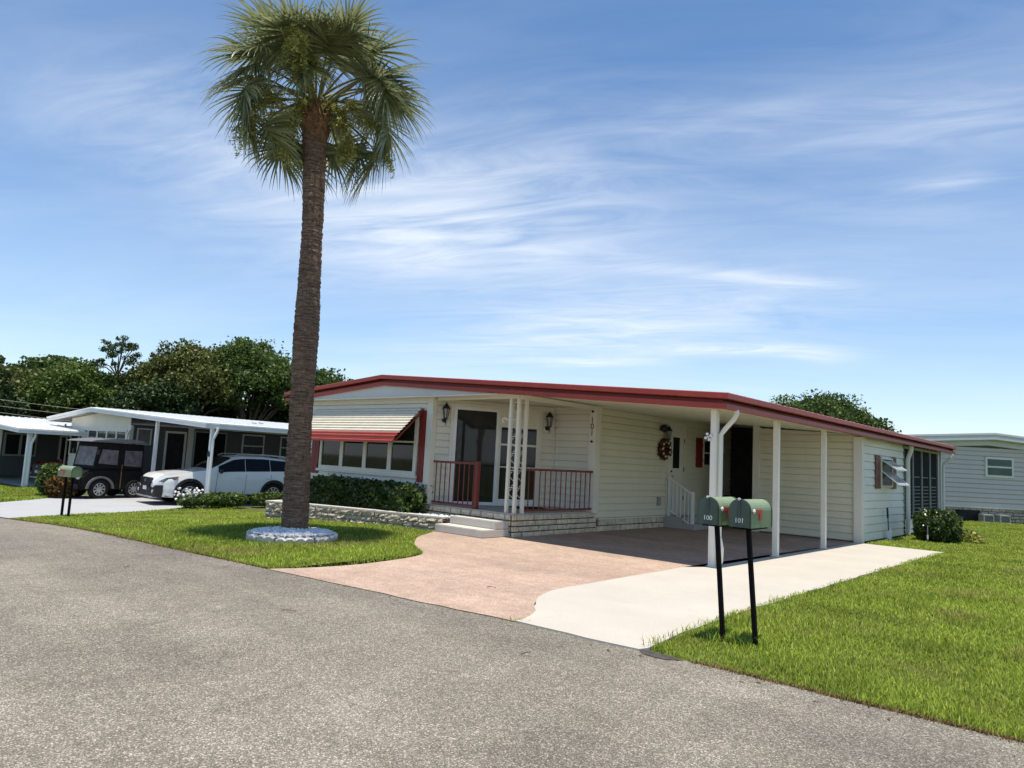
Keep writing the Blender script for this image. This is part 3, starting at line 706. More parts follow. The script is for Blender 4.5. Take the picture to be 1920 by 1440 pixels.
# side door with glass, trim and white stair rail
framed_window(H, (xW, 17.5), (xW, 18.46), .38, 2.88, 1, 1, .09, 'trim', 'trim', .06, 'door_frame')
mb = MB(); mb.box(xW + .014, xW + .05, 17.6, 18.36, .42, 2.75); sd = mb.build('side_door', 'trim', H)
mb = MB(); mb.box(xW + .05, xW + .054, 17.78, 18.14, 1.62, 2.48); mb.build('door_glass', 'glass', sd)
mb = MB(); mb.tube([(xW + .045, 17.69, 1.53), (xW + .08, 17.69, 1.53)], .025, 10); mb.build('door_lock', 'black', sd); mb = MB(); mb.tube([(xW + .05, 17.69, 1.4), (xW + .08, 17.72, 1.4), (xW + .08, 17.8, 1.4)], .012, 6); mb.build('door_handle', 'black', sd)
for z in (.8, 1.6, 2.4):
    mb = MB(); mb.box(xW + .06, xW + .066, 18.37, 18.41, z - .06, z + .06); mb.build('hinge', 'black', sd)
mb = MB(); mb.box(xW + .0, xW + .9, 17.45, 18.5, .02, .17); mb.box(xW + .0, xW + .55, 17.45, 18.5, .17, .33); mb.build('side_door_steps', 'slab', H)
mb = MB(); a, b = Vector((-9.82, 17.5, 0)), Vector((-9.12, 17.5, 0))
mb.box(a.x - .03, a.x + .03, 17.47, 17.53, .3, 1.42); mb.box(b.x - .035, b.x + .035, 17.465, 17.535, .02, 1.02)
mb.beam((a.x, 17.5, 1.36), (b.x, 17.5, .95), .04, .04); mb.beam((a.x, 17.5, .5), (b.x, 17.5, .12), .035, .035)
sr = mb.build('stair_railing', 'alum', H)
for k in range(5):
    t = (k + 1) / 6; x = a.x + (b.x - a.x) * t; mb = MB(); mb.box(x - .012, x + .012, 17.488, 17.512, .5 - .38 * t, 1.36 - .41 * t); mb.build('baluster', 'alum', sr)
# side window with shutters near the back of the carport
framed_window(H, (xW, 19.6), (xW, 20.4), 1.72, 2.52, 1, 2, .05, 'trim', 'glass', .052)
shutter(H, (xW, 19.17), (xW, 19.56), 1.68, 2.55); shutter(H, (xW, 20.44), (xW, 20.83), 1.68, 2.55)
# small fittings on the side wall
mb = MB(); mb.box(xW + .01, xW + .06, 17.03, 17.2, .6, .84); mb.build('outlet_box', 'mullion', H, bevel=.01)
mb = MB(); mb.box(xW + .01, xW + .035, 17.18, 17.24, 1.5, 1.6); mb.build('doorbell', 'alum', H)
# house number plate on the porch corner: 101 set vertically
mb = MB(); P2 = [(-.055, 0), (.055, 0), (.06, .08), (.05, .16), (.06, .24), (.06, .5), (.05, .56), (.06, .64), (.03, .7), (-.03, .7), (-.06, .64), (-.05, .56), (-.06, .5), (-.06, .24), (-.05, .16), (-.06, .08)]
mb.prism([(14.05 - 0 + y * 0 + x * 0, 0) for x, y in P2][:0] or [(-9.965 + x, 2.15 + z) for x, z in P2], 'y', 13.985, 13.998)
npl = mb.build('house_number_plate', 'trim', H)
def text_mesh(s, size, mat, parent, loc, rot, name='numerals', ext=.004, world=True):
    cu = bpy.data.curves.new(name, 'FONT'); cu.body = s; cu.size = size; cu.extrude = ext; cu.align_x = 'CENTER'; cu.align_y = 'CENTER'
    t = bpy.data.objects.new('tmp_text', cu); col.objects.link(t)
    bpy.context.view_layer.update(); dg = bpy.context.evaluated_depsgraph_get()
    me = bpy.data.meshes.new_from_object(t.evaluated_get(dg)); bpy.data.objects.remove(t); me.name = name
    me.transform(Matrix.LocRotScale(Vector(loc) - OFF.get(parent.name, Vector()), rot.to_quaternion(), None))
    me.materials.clear(); me.materials.append(M[mat]); o = bpy.data.objects.new(name, me); col.objects.link(o); o.parent = parent; OFF[o.name] = OFF.get(parent.name, Vector()); return o
from mathutils import Euler
for k, ch in enumerate('101'): text_mesh(ch, .2, 'numblack', npl, (-9.965, 13.98, 2.66 - k * .155), Euler((R(90), 0, 0)))
mb = MB()
for z in (2.15, 2.87): mb.tube([(-9.965, 13.998, z - 0), (-9.965, 13.97, z)], .03, 10)
mb.build('plate_screw', 'black', npl)
# shed window: two tilted panes, faded shutters
framed_window(H, (-5.42, 20.85), (-5.42, 21.95), 1.4, 2.2, 1, 1, .05, 'trim', 'glass', .045)
shutter(H, (-5.435, 20.42), (-5.435, 20.82), 1.36, 2.24, 'shutbrown', False); shutter(H, (-5.435, 22.0), (-5.435, 22.4), 1.36, 2.24, 'shutbrown', False)
for (zt_, zb_, rc) in ((1.82, 1.48, .42), (2.12, 1.88, .36)):
    mb = MB(); mb.beam((-5.38, 20.9, zt_), (-5.38 + rc, 20.9, zb_), .02, .02, (0, 1, 0)); mb.beam((-5.38, 21.9, zt_), (-5.38 + rc, 21.9, zb_), .02, .02, (0, 1, 0)); mb.beam((-5.38 + rc, 20.9, zb_), (-5.38 + rc, 21.9, zb_), .025, .025)
    w = mb.build('tilted_sash', 'alum', H); mb = MB(); mb.quad((-5.38, 20.9, zt_), (-5.38 + rc, 20.9, zb_), (-5.38 + rc, 21.9, zb_), (-5.38, 21.9, zt_)); mb.build('pane', 'lens', w, fixn=False)  # pale blue pane colour stands in for reflected sky
# screened room at the back corner
mb = MB(); mb.box(-5.52, -5.5, 23.5, 28.1, .43, 2.68); mb.build('porch_screen', 'screen', H)
mb = MB()
for i in range(5):
    y = 23.52 + i * 1.13; mb.box(-5.5, -5.46, y - .025, y + .025, .43, 2.66)
mb.box(-5.5, -5.45, 23.5, 28.1, .41, .47); mb.box(-5.5, -5.455, 23.54, 28.08, 2.56, 2.64)
mb.build('screen_mullions', 'mullion', H)
mb = MB()
for i in range(4):
    y = 23.58 + i * 1.13
    for z in [1.42, 1.72] + [.55 + .11 * q for q in range(8)]: mb.box(-5.499, -5.494, y + .12, y + .9, z, z + (.03 if z > 1.4 else .025))
mb.build('porch_blinds', 'blind', H)

# ------------------------------------------------------------------ lights, wreath, mat, steps, planter
def lantern(loc, nrm, label, group):
    t = thing('wall_lantern', label, 'lantern', loc, math.atan2(nrm[1], nrm[0]), group, world=False)
    mb = MB(); mb.lathe([(0, -.02), (.055, -.02), (.06, 0), (.05, .02), (0, .022)], (0, 0, -.17), 12, 'x'); mb.build('mount', 'black', t, True)
    mb = MB(); mb.tube([(.01, 0, -.17), (.06, 0, -.2), (.11, 0, -.17), (.13, 0, -.12)], .014, 6); mb.tube([(.13, 0, -.14), (.13, 0, -.22), (.13, 0, -.3)], [.022, .016, .004], 6); mb.build('arm', 'black', t)
    mb = MB(); mb.lathe([(0, -.12), (.045, -.12), (.075, .1), (.0, .1)], (.13, 0, 0), 6); mb.build('glass', 'lampglass', t)
    mb = MB()
    for k in range(6):
        a = k * math.pi / 3; mb.tube([(.13 + .048 * math.cos(a), .048 * math.sin(a), -.13), (.13 + .08 * math.cos(a), .08 * math.sin(a), .11)], .008, 5)
    mb.lathe([(.0, -.14), (.052, -.14), (.052, -.12), (0, -.12)], (.13, 0, 0), 12); mb.build('cage', 'black', t)
    mb = MB(); mb.lathe([(.0, .1), (.11, .1), (.1, .115), (.06, .165), (.045, .2), (.02, .215), (.018, .24), (0, .25)], (.13, 0, 0), 12); mb.build('cap', 'black', t, True)
    return t
nd = (du.y, -du.x)
q = dp(.27); lantern((q[0] + nd[0] * .01, q[1] + nd[1] * .01, 2.64), nd, 'black wall lantern left of the sliding glass door, beside the awning', 'black wall lanterns on the house')
q = dp(2.95); lantern((q[0] + nd[0] * .01, q[1] + nd[1] * .01, 2.62), nd, 'black wall lantern right of the porch doors, above the long red railing', 'black wall lanterns on the house')
lantern((xW + .015, 17.36, 2.52), (1, 0), 'black wall lantern above the wreath beside the side door', 'black wall lanterns on the house')
t = thing('motion_light', 'round black floodlight head on the carport wall above the wreath', 'floodlight', (xW, 17.12, 2.72))
mb = MB(); mb.lathe([(0, 0), (.05, 0), (.05, .03), (0, .03)], (xW + .01, 17.14, 2.66), 12, 'x'); mb.tube([(xW + .03, 17.14, 2.66), (xW + .1, 17.1, 2.68)], .015, 6); mb.build('bracket', 'black', t)
mb = MB(); mb.blob((xW + .15, 17.08, 2.68), .1, .1, .11, 12, 0); mb.build('lamp_head', 'black', t, True)
w = thing('wreath', 'round autumn wreath with brown leaves and pale flowers on the carport wall', 'wreath', (xW, 17.25, 2.12))
mb = MB(); pts = [(xW + .06, 17.25 + .2 * math.cos(a * .3142), 2.12 + .2 * math.sin(a * .3142)) for a in range(21)]; mb.tube(pts, .04, 6, False); mb.build('ring', 'wood', w)
a = rng.uniform(0, 6.283, 900); rr = .2 + rng.normal(0, .045, 900); c = np.stack([xW + .07 + rng.uniform(-.05, .08, 900), 17.25 + rr * np.cos(a), 2.12 + rr * np.sin(a)], 1)
v, f = leaves(c, .05); np_mesh('dried_leaves', v, f, 'wreathleaf', w)
mb = MB()
for k in range(9):
    a_ = k * .7 + .3; mb.blob((xW + .15, 17.25 + .2 * math.cos(a_), 2.12 + .2 * math.sin(a_)), .02, .035, .035, 8, .2)
mb.build('flowers', 'petal', w)
mb = MB(); mb.box(-11.35, -10.35, 12.55, 13.3, .502, .52, R(-28)); tag(mb.build('door_mat', 'mat'), 'dark doormat on the porch slab in front of the screen door', 'doormat')
# concrete steps
t = thing('concrete_steps', 'two broad pale concrete steps leading up to the porch', 'steps', (-10.8, 10.8, 0))
def wonky(x0, x1, y0, y1, z0, z1):
    mb = MB(); mb.box(x0, x1, y0, y1, z0, z1); return mb
wonky(-11.45, -10.02, 10.45, 11.24, .02, .18).build('lower_step', 'stepconcrete', t, bevel=.015)
wonky(-11.4, -10.03, 10.83, 11.24, .18, .345).build('upper_step', 'stepconcrete', t, bevel=.015)
# planter wall
PW = [(-16.35, 9.3), (-15.2, 9.72), (-13.3, 10.28), (-11.47, 10.72)]
t = thing('planter_wall', 'low rough stone planter wall running from the palm to the steps', 'planter wall', (-14, 10.2, 0))
for a, b in zip(PW, PW[1:]): stone_wall('stone_face', 'planter', t, a, b, -.16, .26, 4, .22, .05, .026, True, .012)
stone_wall('stone_face', 'planter', t, (-16.75, 10.9), PW[0], -.2, .26, 4, .22, .05, .026, True, .012)
mb = MB()
for a, b in zip(PW, PW[1:]): mb.beam((a[0], a[1] + .07, .29), (b[0], b[1] + .07, .29), .2, .045)
mb.beam((-16.75, 10.9, .285), (PW[0][0] + .03, PW[0][1], .285), .2, .045); mb.build('coping', 'edging', t, bevel=.008)
sheet('planter_soil', [(-16.7, 10.8), (-16.3, 9.45), (-15.2, 9.85), (-13.3, 10.4), (-11.5, 10.84), (-11.5, 11.24), (-16.7, 11.24)], .0, 'dirt').location.z = .2
n = 700; P = np.stack([rng.uniform(-13.2, -11.45, n), rng.uniform(10.35, 11.2, n)], 1); P = P[inpoly(P, [(-13.2, 10.4), (-11.46, 10.82), (-11.46, 11.2), (-13.2, 11.2)])]
mb = MB()
for x, y in P: mb.blob((x, y, .225 + rnd.uniform(0, .05) + .04 * max(0, x + 12.6)), rnd.uniform(.02, .045), rnd.uniform(.02, .045), rnd.uniform(.015, .03), 6, .2)
o = mb.build('gravel', 'pebwhite', fixn=False); o['kind'] = 'stuff'

# ------------------------------------------------------------------ hedges and shrubs
def bushy(name, label, cat, boxes, dens, size, mat, group=None, with_core=True, flat=.0, loc=None):
    """boxes: (cx,cy,cz,rx,ry,rz, squareness)"""
    b0 = boxes[0]; t = thing(name, label, cat, loc or (b0[0], b0[1], b0[2] - b0[5]), 0, group)
    V = []; F = []; nb = 0; core = MB()
    for (cx, cy, cz, rx, ry, rz, p) in boxes:
        n = int(dens * 1.5 * (rx * ry + ry * rz + rx * rz))
        d = rng.normal(size=(n, 3)) * ((rx / max(rx, ry, rz)) ** 0, 1, 1); d = d / (np.sum(np.abs(d) ** p, 1) ** (1 / p))[:, None]
        if rx > 1.5: d[:, 0] = np.where(np.abs(d[:, 0]) > .97, d[:, 0], rng.uniform(-1, 1, n)); k_ = np.abs(d[:, 0]) < .97; m_ = np.maximum(np.abs(d[:, 1]), np.abs(d[:, 2])) + 1e-6; d[k_, 1] /= m_[k_]; d[k_, 2] /= m_[k_]
        lump = 1 + .09 * np.sin(d[:, 0] * rx * 9 + d[:, 2] * 5) * np.cos(d[:, 1] * ry * 8 + cx * 3)
        r = (1 - np.abs(rng.normal(0, .13, n))) * lump
        c = np.stack([cx + d[:, 0] * rx * r, cy + d[:, 1] * ry * r, cz + d[:, 2] * rz * r], 1); c += rng.normal(0, size * .4, c.shape)
        c = c[(c[:, 2] > b0[2] - b0[5] - .02) & (np.abs(c[:, 0] - cx) < rx + .04)]
        v, f = leaves(c, size, .4, .3, aspect=1.7); V.append(v); F.append(f + nb); nb += len(v)
        core.blob((cx, cy, cz), rx * .78, ry * .78, rz * .78, 12, .08) if rx < 1.5 else core.box(cx - rx * .9, cx + rx * .9, cy - ry * .7, cy + ry * .7, cz - rz, cz + rz * .75)
    np_mesh('foliage', np.concatenate(V), np.concatenate(F), mat, t)
    if with_core: core.build('dark_core', 'oakd', t)  # solid dark core added inside the foliage; its colour stands for inner shade
    return t
bushy('hedge', 'dense dark green clipped hedge below the front windows', 'hedge', [(-14.75, 10.92, .56, 2.2, .4, .36, 7)], 2900, .058, 'hedge', loc=(-14.4, 10.9, .2))
bushy('round_shrub', 'rounded dark shrub with tiny pale blossoms beside the screened room', 'shrub', [(-4.4, 22.4, .42, .56, .56, .44, 2.6)], 3600, .05, 'hedge')
mb = MB()
for k in range(55):
    d = Vector((rnd.gauss(0, 1), rnd.gauss(0, 1), rnd.gauss(0, .8))).normalized()
    mb.blob((-4.4 + d.x * .55, 22.4 + d.y * .55, .42 + d.z * .43), .014, .014, .014, 6, .2)
bl = mb.build('blossoms', 'petal', bpy.data.objects['round_shrub'])
bushy('yellow_plant', 'loose yellow green plant on the lawn behind the round shrub', 'plant', [(-3.75, 23.0, .16, .3, .28, .17, 2)], 800, .07, 'yellowplant', with_core=False)
bushy('round_shrub', 'small clipped green shrub by the neighbour carport post, beside white flowers', 'shrub', [(-23.3, 11.65, -.2, .34, .8, .22, 3)], 2600, .05, 'boxwood', 'low shrubs along the neighbour carport')
bushy('round_shrub', 'small clipped green shrub partly behind the palm trunk, under the white wagon', 'shrub', [(-23.35, 13.5, -.2, .34, .8, .23, 3)], 2600, .05, 'boxwood', 'low shrubs along the neighbour carport')
fl = bushy('flower_plant', 'white flowering plant at the foot of the neighbour carport post', 'flowers', [(-23.3, 10.5, -.25, .3, .38, .2, 2)], 1300, .05, 'boxwood')
mb = MB()
for k in range(34):
    mb.blob((-23.3 + rnd.uniform(-.3, .3), 10.5 + rnd.uniform(-.5, .45), -.2 + rnd.uniform(.0, .36)), .045, .045, .04, 6, .25)
mb.build('blossoms', 'petal', fl)
bushy('round_shrub', 'tall rounded bush at the edge of the far lawn beside the black cart', 'shrub', [(-29.6, 8.35, .05, .5, .5, .6, 2.3)], 2300, .07, 'boxwood')
bushy('croton_plant', 'reddish leaved bush behind the neighbour mailbox', 'shrub', [(-28.3, 8.25, -.12, .48, .45, .42, 2)], 1700, .085, 'croton')

# palm ring with white pebbles
rc = (-11.5, 7.08); t = thing('palm_ring', 'scalloped pale stone ring of white pebbles round the palm', 'garden edging', (*rc, 0))
for k in range(14):
    a0 = k / 14 * 2 * math.pi; a1 = (k + .88 + rnd.uniform(-.03, .03)) / 14 * 2 * math.pi; mb = MB(); N = 6; vs = []; rx_, ry_ = rnd.uniform(-.025, .025), rnd.uniform(-.025, .025)
    for i in range(N + 1):
        a = a0 + (a1 - a0) * i / N; hgt = .09 + .03 * ((k * 7) % 3 - 1) * .4 + .035 * abs(math.sin(math.pi * i / N * 2)); tz = rnd.uniform(-.004, .004)
        for r_, z_ in ((.79, -.02), (.8, hgt - .02), (.77, hgt + tz), (.7, hgt + tz), (.68, hgt - .02), (.68, -.02)): vs.append((rc[0] + r_ * math.cos(a), rc[1] + r_ * math.sin(a), z_))
    fs = [(i * 6 + j, (i + 1) * 6 + j, (i + 1) * 6 + j + 1, i * 6 + j + 1) for i in range(N) for j in range(5)] + [tuple(range(6)), tuple(range(N * 6, N * 6 + 6))]
    mb.add([(x + rx_, y + ry_, z) for x, y, z in vs], fs).build('edging_stone', 'edging', t)
mb = MB()
for k in range(1000):
    r_ = .7 * math.sqrt(rnd.random()); a = rnd.uniform(0, 6.283); mb.blob((rc[0] + r_ * math.cos(a), rc[1] + r_ * math.sin(a), .1 + .08 * (1 - r_) + rnd.uniform(0, .025)), rnd.uniform(.02, .04), rnd.uniform(.02, .04), rnd.uniform(.012, .024), 6, .2)
mb.lathe([(0, .17), (.4, .14), (.7, .09)], (rc[0], rc[1], 0), 24)
pb = mb.build('pebbles', 'pebwhite', t, fixn=False); pb['kind'] = 'stuff'

# ------------------------------------------------------------------ the palm
palm = thing('palm_tree', 'tall cabbage palm with fan fronds standing in a stone ring', 'palm tree', (-11.62, 7.2, 0))
ctr = [(-11.62, 7.2, 0), (-11.66, 7.17, 2.0), (-11.69, 7.14, 4.0), (-11.72, 7.09, 6.0), (-11.76, 7.02, 7.55), (-11.77, 7.01, 8.1)]
def cen(z):
    for a, b in zip(ctr, ctr[1:]):
        if a[2] <= z <= b[2]: t_ = (z - a[2]) / (b[2] - a[2]); return a[0] + (b[0] - a[0]) * t_, a[1] + (b[1] - a[1]) * t_
    return ctr[-1][:2]
mb = MB(); NZ, NA = 300, 40; vs = []; ringj = [rnd.uniform(-.014, .014) for _ in range(NZ + 1)]
for i in range(NZ + 1):
    z = 7.62 * i / NZ; x, y = cen(z); r0 = .222 - .0016 * z + .008 * math.exp(-z * 2.2) + .012 * math.sin(z * 2.1) - .02 * math.exp(-((z - 6.2) / .9) ** 2)
    if z > 7.4: r0 += .02
    for k in range(NA):
        a = 2 * math.pi * k / NA
        r_ = r0 + ringj[i] * .6 + .004 * math.sin(k * 2.7 + i * .9) + rnd.uniform(-.005, .005) + .008 * math.sin(a * 3 + z * .8)
        vs.append((x + r_ * math.cos(a), y + r_ * math.sin(a), z))
fs = [(i * NA + k, i * NA + (k + 1) % NA, (i + 1) * NA + (k + 1) % NA, (i + 1) * NA + k) for i in range(NZ) for k in range(NA)]
mb.add(vs, fs).build('trunk', 'palmbark', palm, smooth=True)
mb = MB()
for k in range(34):
    a = k * 2.4 + rnd.uniform(-.15, .15); z = 7.5 + .5 * (k / 34); x, y = cen(z); r0 = .21; s_ = 1 if k % 2 else -1
    b0 = Vector((x + r0 * math.cos(a), y + r0 * math.sin(a), z)); tv = Vector((-math.sin(a), math.cos(a), 0)); o_ = Vector((math.cos(a), math.sin(a), 0))
    e = b0 + tv * .15 * s_ + Vector((0, 0, .24)) + o_ * .015
    mb.beam(b0 - tv * .05 * s_ - Vector((0, 0, .06)), e, .1, .04, up=tuple(o_))
mb.lathe([(.2, 7.45), (.24, 7.6), (.23, 7.95), (.14, 8.15), (.05, 8.3)], (cen(7.8)[0], cen(7.8)[1], 0), 18)
mb.build('leaf_boots', 'boot', palm)
def frond(az, el, plen, flen, droop, seed, spread=2.05):
    r = random.Random(seed); x, y = cen(8.1); base = Vector((x + .12 * math.cos(az), y + .12 * math.sin(az), 8.12 + r.uniform(-.05, .3)))
    o_ = Vector((math.cos(az), math.sin(az), 0)); side = Vector((-math.sin(az), math.cos(az), 0)); Z = Vector((0, 0, 1))
    pts = []; p = base.copy(); e = el; n = 8
    for i in range(n + 1):
        pts.append(p.copy()); p = p + (o_ * math.cos(e) + Z * math.sin(e)) * (plen / n); e -= droop * .35 / n
    pet = MB().tube(pts, [.028 - .014 * i / n for i in range(n + 1)], 5)
    # fan: segments leave a downward arching costa
    V = []; F = []; NS = 46; cost = .5 * flen; roll = r.uniform(-.5, .5)
    for s_ in range(NS):
        u = s_ / (NS - 1) * 2 - 1; ang = u * spread * (1 + .03 * r.uniform(-1, 1)); t_ = 1 - abs(u)
        ec = e - droop * .55 * t_; root = pts[-1] + (o_ * math.cos(ec) + Z * math.sin(ec)) * (cost * t_ * .75)
        fwd = (o_ * math.cos(ec) + Z * math.sin(ec)); upn = (-o_ * math.sin(ec) + Z * math.cos(ec))
        sd = side * math.cos(roll) + upn * math.sin(roll); un = upn * math.cos(roll) - side * math.sin(roll)
        d0 = (fwd * math.cos(ang) + sd * math.sin(ang)).normalized(); d0 = (d0 + un * (-.25 * abs(math.sin(ang)) + r.uniform(-.12, .12))).normalized()
        L = flen * (.72 + .3 * math.cos(ang * .55)) * r.uniform(.85, 1.08); K = 7; q = root.copy(); d = d0.copy(); ws = r.uniform(.9, 1.15)
        wv = d0.cross(un).normalized(); b = len(V)
        for i in range(K + 1):
            tt = i / K; wd = ws * (.031 * min(1, .3 + tt * 2.2) * (1 - tt) ** 1.05 + .0018)
            V.append(q - wv * wd + un * wd * .5); V.append(q + wv * wd + un * wd * .5); V.append(q)
            d = (d + Vector((0, 0, -1)) * (.005 + (.16 + .17 * droop) * tt ** 3 * 1.5 * r.uniform(.4, 1.6))).normalized(); q = q + d * (L / K)
        for i in range(K):
            a = b + i * 3; F.append((a, a + 2, a + 5, a + 3)); F.append((a + 2, a + 1, a + 4, a + 5))
    ob = np_mesh('frond', np.array([tuple(p) for p in V]), np.array(F), 'frond', palm)
    pet.build('petiole', 'petiole', ob)
AZ0 = R(58.5)      # direction of picture-right at the palm; 90 degrees on is away from the road
FR = []
for k in range(14): FR.append((k * 137.5, 46 + 42 * ((k * .618) % 1), 1.0, 1.0, .55))
for p_, e_ in ((176, 38), (196, 24), (158, 30), (140, 44), (212, 40), (2, 36), (-22, 26), (24, 30), (42, 40), (-40, 42), (70, 26), (95, 36), (118, 24), (262, 62), (290, 58), (238, 56), (-12, 50), (186, 52)): FR.append((p_, e_, 1.08, 1.0, 1.1))
for p_, e_, pl in ((183, 4, 1.2), (204, 8, 1.25), (193, -26, 1.0), (168, -2, 1.2), (-6, 6, 1.2), (-26, -6, 1.25), (14, -12, 1.2), (36, -4, 1.1), (62, -26, 1.0), (100, -30, 1.0), (128, -16, 1.1), (-40, 26, 1.2), (250, 52, .7)): FR.append((p_, e_, pl, .98, 1.9))
for k, (p_, e_, pl, fl_, dr) in enumerate(FR):
    frond(AZ0 + R(p_) + rnd.uniform(-.06, .06), R(e_ + (6 if e_ < 10 else 0)) + rnd.uniform(-.07, .07), pl * rnd.uniform(.93, 1.07), fl_ * rnd.uniform(.93, 1.06), dr + rnd.uniform(0, .25), 100 + k)
def panicle(p0, ctrl, end, width, n, seed):
    a, b, c = (Vector(q) for q in (p0, ctrl, end)); mb = MB(); path = [a * (1 - t) ** 2 + b * 2 * t * (1 - t) + c * t * t for t in [i / 10 for i in range(11)]]
    mb.tube(path, [.016 - .0012 * i for i in range(11)], 5); C = []; r_ = np.random.default_rng(seed)
    for k in range(46):
        t = r_.uniform(.3, 1.); i = min(9, int(t * 10)); o0 = path[i]; q = o0.copy(); d = Vector(r_.normal(size=3)); d.normalize(); d.z -= .25
        for s_ in range(10):
            q = q + d * (width * .1); d.z -= .12
            for _ in range(n): C.append(tuple(q + Vector(r_.normal(0, .035, 3))))
    v, f = leaves(np.array(C), .02, .5, 0, aspect=3.2); o = np_mesh('flower_cluster', v, f, 'bloom', palm); mb.build('stalk', 'petiole', o)
h0 = (-11.75, 7.0, 8.3)
def toc(p, k): return (p[0] + .853 * k, p[1] - .522 * k, p[2])
panicle(h0, toc((-11.95, 6.7, 9.1), .6), toc((-12.03, 6.58, 8.78), 1.45), .33, 14, 1)
panicle(h0, toc((-12.4, 6.1, 8.5), .2), toc((-12.46, 5.9, 7.2), .15), .3, 4, 2)
panicle(h0, toc((-12.1, 6.5, 8.2), .2), toc((-11.99, 6.64, 6.95), .2), .2, 4, 3)
panicle(h0, toc((-11.45, 7.5, 8.4), .2), toc((-11.44, 7.55, 7.15), .2), .2, 5, 4)
panicle(h0, toc((-11.1, 8.1, 8.5), .2), toc((-11.02, 8.2, 7.1), .2), .26, 5, 5)

# ------------------------------------------------------------------ mailboxes
def mailbox(loc, rz, lean, label, digits, group=None, twin=False, ph=1.09):
    t = thing('mailbox', label, 'mailbox', loc, rz, group, world=False)
    mb = MB(); n = 4; lx, ly = lean
    off = [(.0, .2)] if not twin else [(-.02, .1), (.02, .42)]
    for (ox, oy) in off:
        mb.beam((ox - lx, oy - ly, -.05), (ox, oy, ph), .038, .038, (0, 1, 0))
    if not twin: mb.box(-.09, .09, .06, .44, ph - .015, ph + .004)
    mb.build('post', 'postblack', t)
    W, L, Hs = .1, .52, .16
    arch = [(-W, 0), (-W, Hs)] + [(-W * math.cos(a * math.pi / 12), Hs + W * math.sin(a * math.pi / 12)) for a in range(1, 12)] + [(W, Hs), (W, 0)]
    mb = MB(); vs = [(x, 0, ph + z) for x, z in arch] + [(x, L, ph + z) for x, z in arch]; m = len(arch)
    mb.add(vs, [(i, i + m, (i + 1) % m + m, (i + 1) % m) for i in range(m)] + [tuple(range(m, 2 * m))])
    bo = mb.build('box_shell', 'mailgreen', t)
    mb = MB()
    for yy in (-.004, L - .012):
        mb = MB(); ar2 = []
        for k_ in (1.0, 1.06): ar2.append([(x * k_, ph + z * (1 + (k_ - 1) * .35)) for x, z in arch])
        vs = [(x, y_, z) for y_ in (yy, yy + .016) for r_ in ar2 for x, z in r_]; q_ = len(arch)
        mb.add(vs, [f_ for i in range(q_ - 1) for f_ in ((i, i + 1, q_ + i + 1, q_ + i), (2 * q_ + i, 3 * q_ + i, 3 * q_ + i + 1, 2 * q_ + i + 1), (q_ + i, q_ + i + 1, 3 * q_ + i + 1, 3 * q_ + i), (i, 2 * q_ + i, 2 * q_ + i + 1, i + 1))])
        mb.build('rim', 'maildoor', bo)
    mb = MB(); ar = [(x * .97, ph + .004 + z * .985) for x, z in arch]; mb.prism(ar, 'y', -.012, .006); mb.box(-.012, .012, -.022, -.012, ph + .115, ph + .25)
    dr = mb.build('box_door', 'maildoor', t)
    mb = MB(); mb.blob((0, -.02, ph + .262), .018, .014, .014, 8, 0); mb.build('latch', 'silver', dr)
    if digits: text_mesh(digits, .062, 'numwhite', dr, (.0, -.0135, ph + .065), Euler((R(90), 0, 0)), ext=.001)
    mb = MB(); mb.box(W + .002, W + .008, .07, .26, ph + .135, ph + .17); mb.box(W + .002, W + .008, .2, .26, ph + .07, ph + .135); fl_ = mb.build('flag', 'flagred', t)
    mb = MB(); mb.blob((W + .012, .06, ph + .155), .012, .024, .024, 8, 0); mb.build('flag_pivot', 'numwhite', fl_)
    return t
mailbox((-3.16, 6.38, 0), R(2), (-.1, .03), 'green arched mailbox reading 100 on a black post, behind the other one', '100', 'pair of green mailboxes by the road')
mailbox((-2.865, 6.42, 0), R(1), (-.1, .02), 'nearest green arched mailbox reading 101 on a leaning black post', '101', 'pair of green mailboxes by the road')
nm = mailbox((-20.96, 6.1, -.42), R(-78), (0, 0), 'dull green mailbox on two black posts beside the neighbour driveway', '', None, True, .98); nm.scale = (1.25, 1.25, 1.05)

# ------------------------------------------------------------------ small things near the shed and carport
mb = MB(); mb.tube([(-5.3, 21.2, .0), (-5.32, 21.2, .55), (-5.33, 21.2, .8)], .014, 6); t = thing('garden_stake', 'thin black upright stake with a white foot against the shed wall', 'garden stake', (-5.3, 21.2, 0)); mb.build('rod', 'black', t)
mb = MB(); mb.tube([(-5.325, 21.2, .58), (-5.335, 21.2, .86)], .026, 8); mb.build('grip', 'black', t)
mb = MB(); mb.box(-5.33, -5.27, 21.16, 21.2, 0, .26); mb.box(-5.31, -5.24, 21.21, 21.24, 0, .3); mb.box(-5.38, -5.18, 21.1, 21.3, .0, .03); mb.build('foot', 'alum', t)
t = thing('irrigation_riser', 'slim gray irrigation riser in front of the round shrub', 'riser', (-4.5, 21.75, 0))
mb = MB(); mb.tube([(-4.5, 21.75, 0), (-4.5, 21.75, .45)], .012, 6); mb.build('pipe', 'mullion', t); mb = MB(); mb.tube([(-4.5, 21.75, .1), (-4.5, 21.75, .2)], .022, 6); mb.build('collar', 'alum', t)
t = thing('storage_bench', 'low dark brown bench with a basket under the side window in the carport', 'bench', (-9.5, 20.6, 0))
mb = MB(); mb.box(-9.85, -9.15, 19.9, 21.2, .55, .6); mb.build('seat', 'boot', t)
for (x, y) in ((-9.8, 19.95), (-9.2, 19.95), (-9.8, 21.15), (-9.2, 21.15)): mb = MB(); mb.box(x - .03, x + .03, y - .03, y + .03, .02, .55); mb.build('leg', 'black', t)
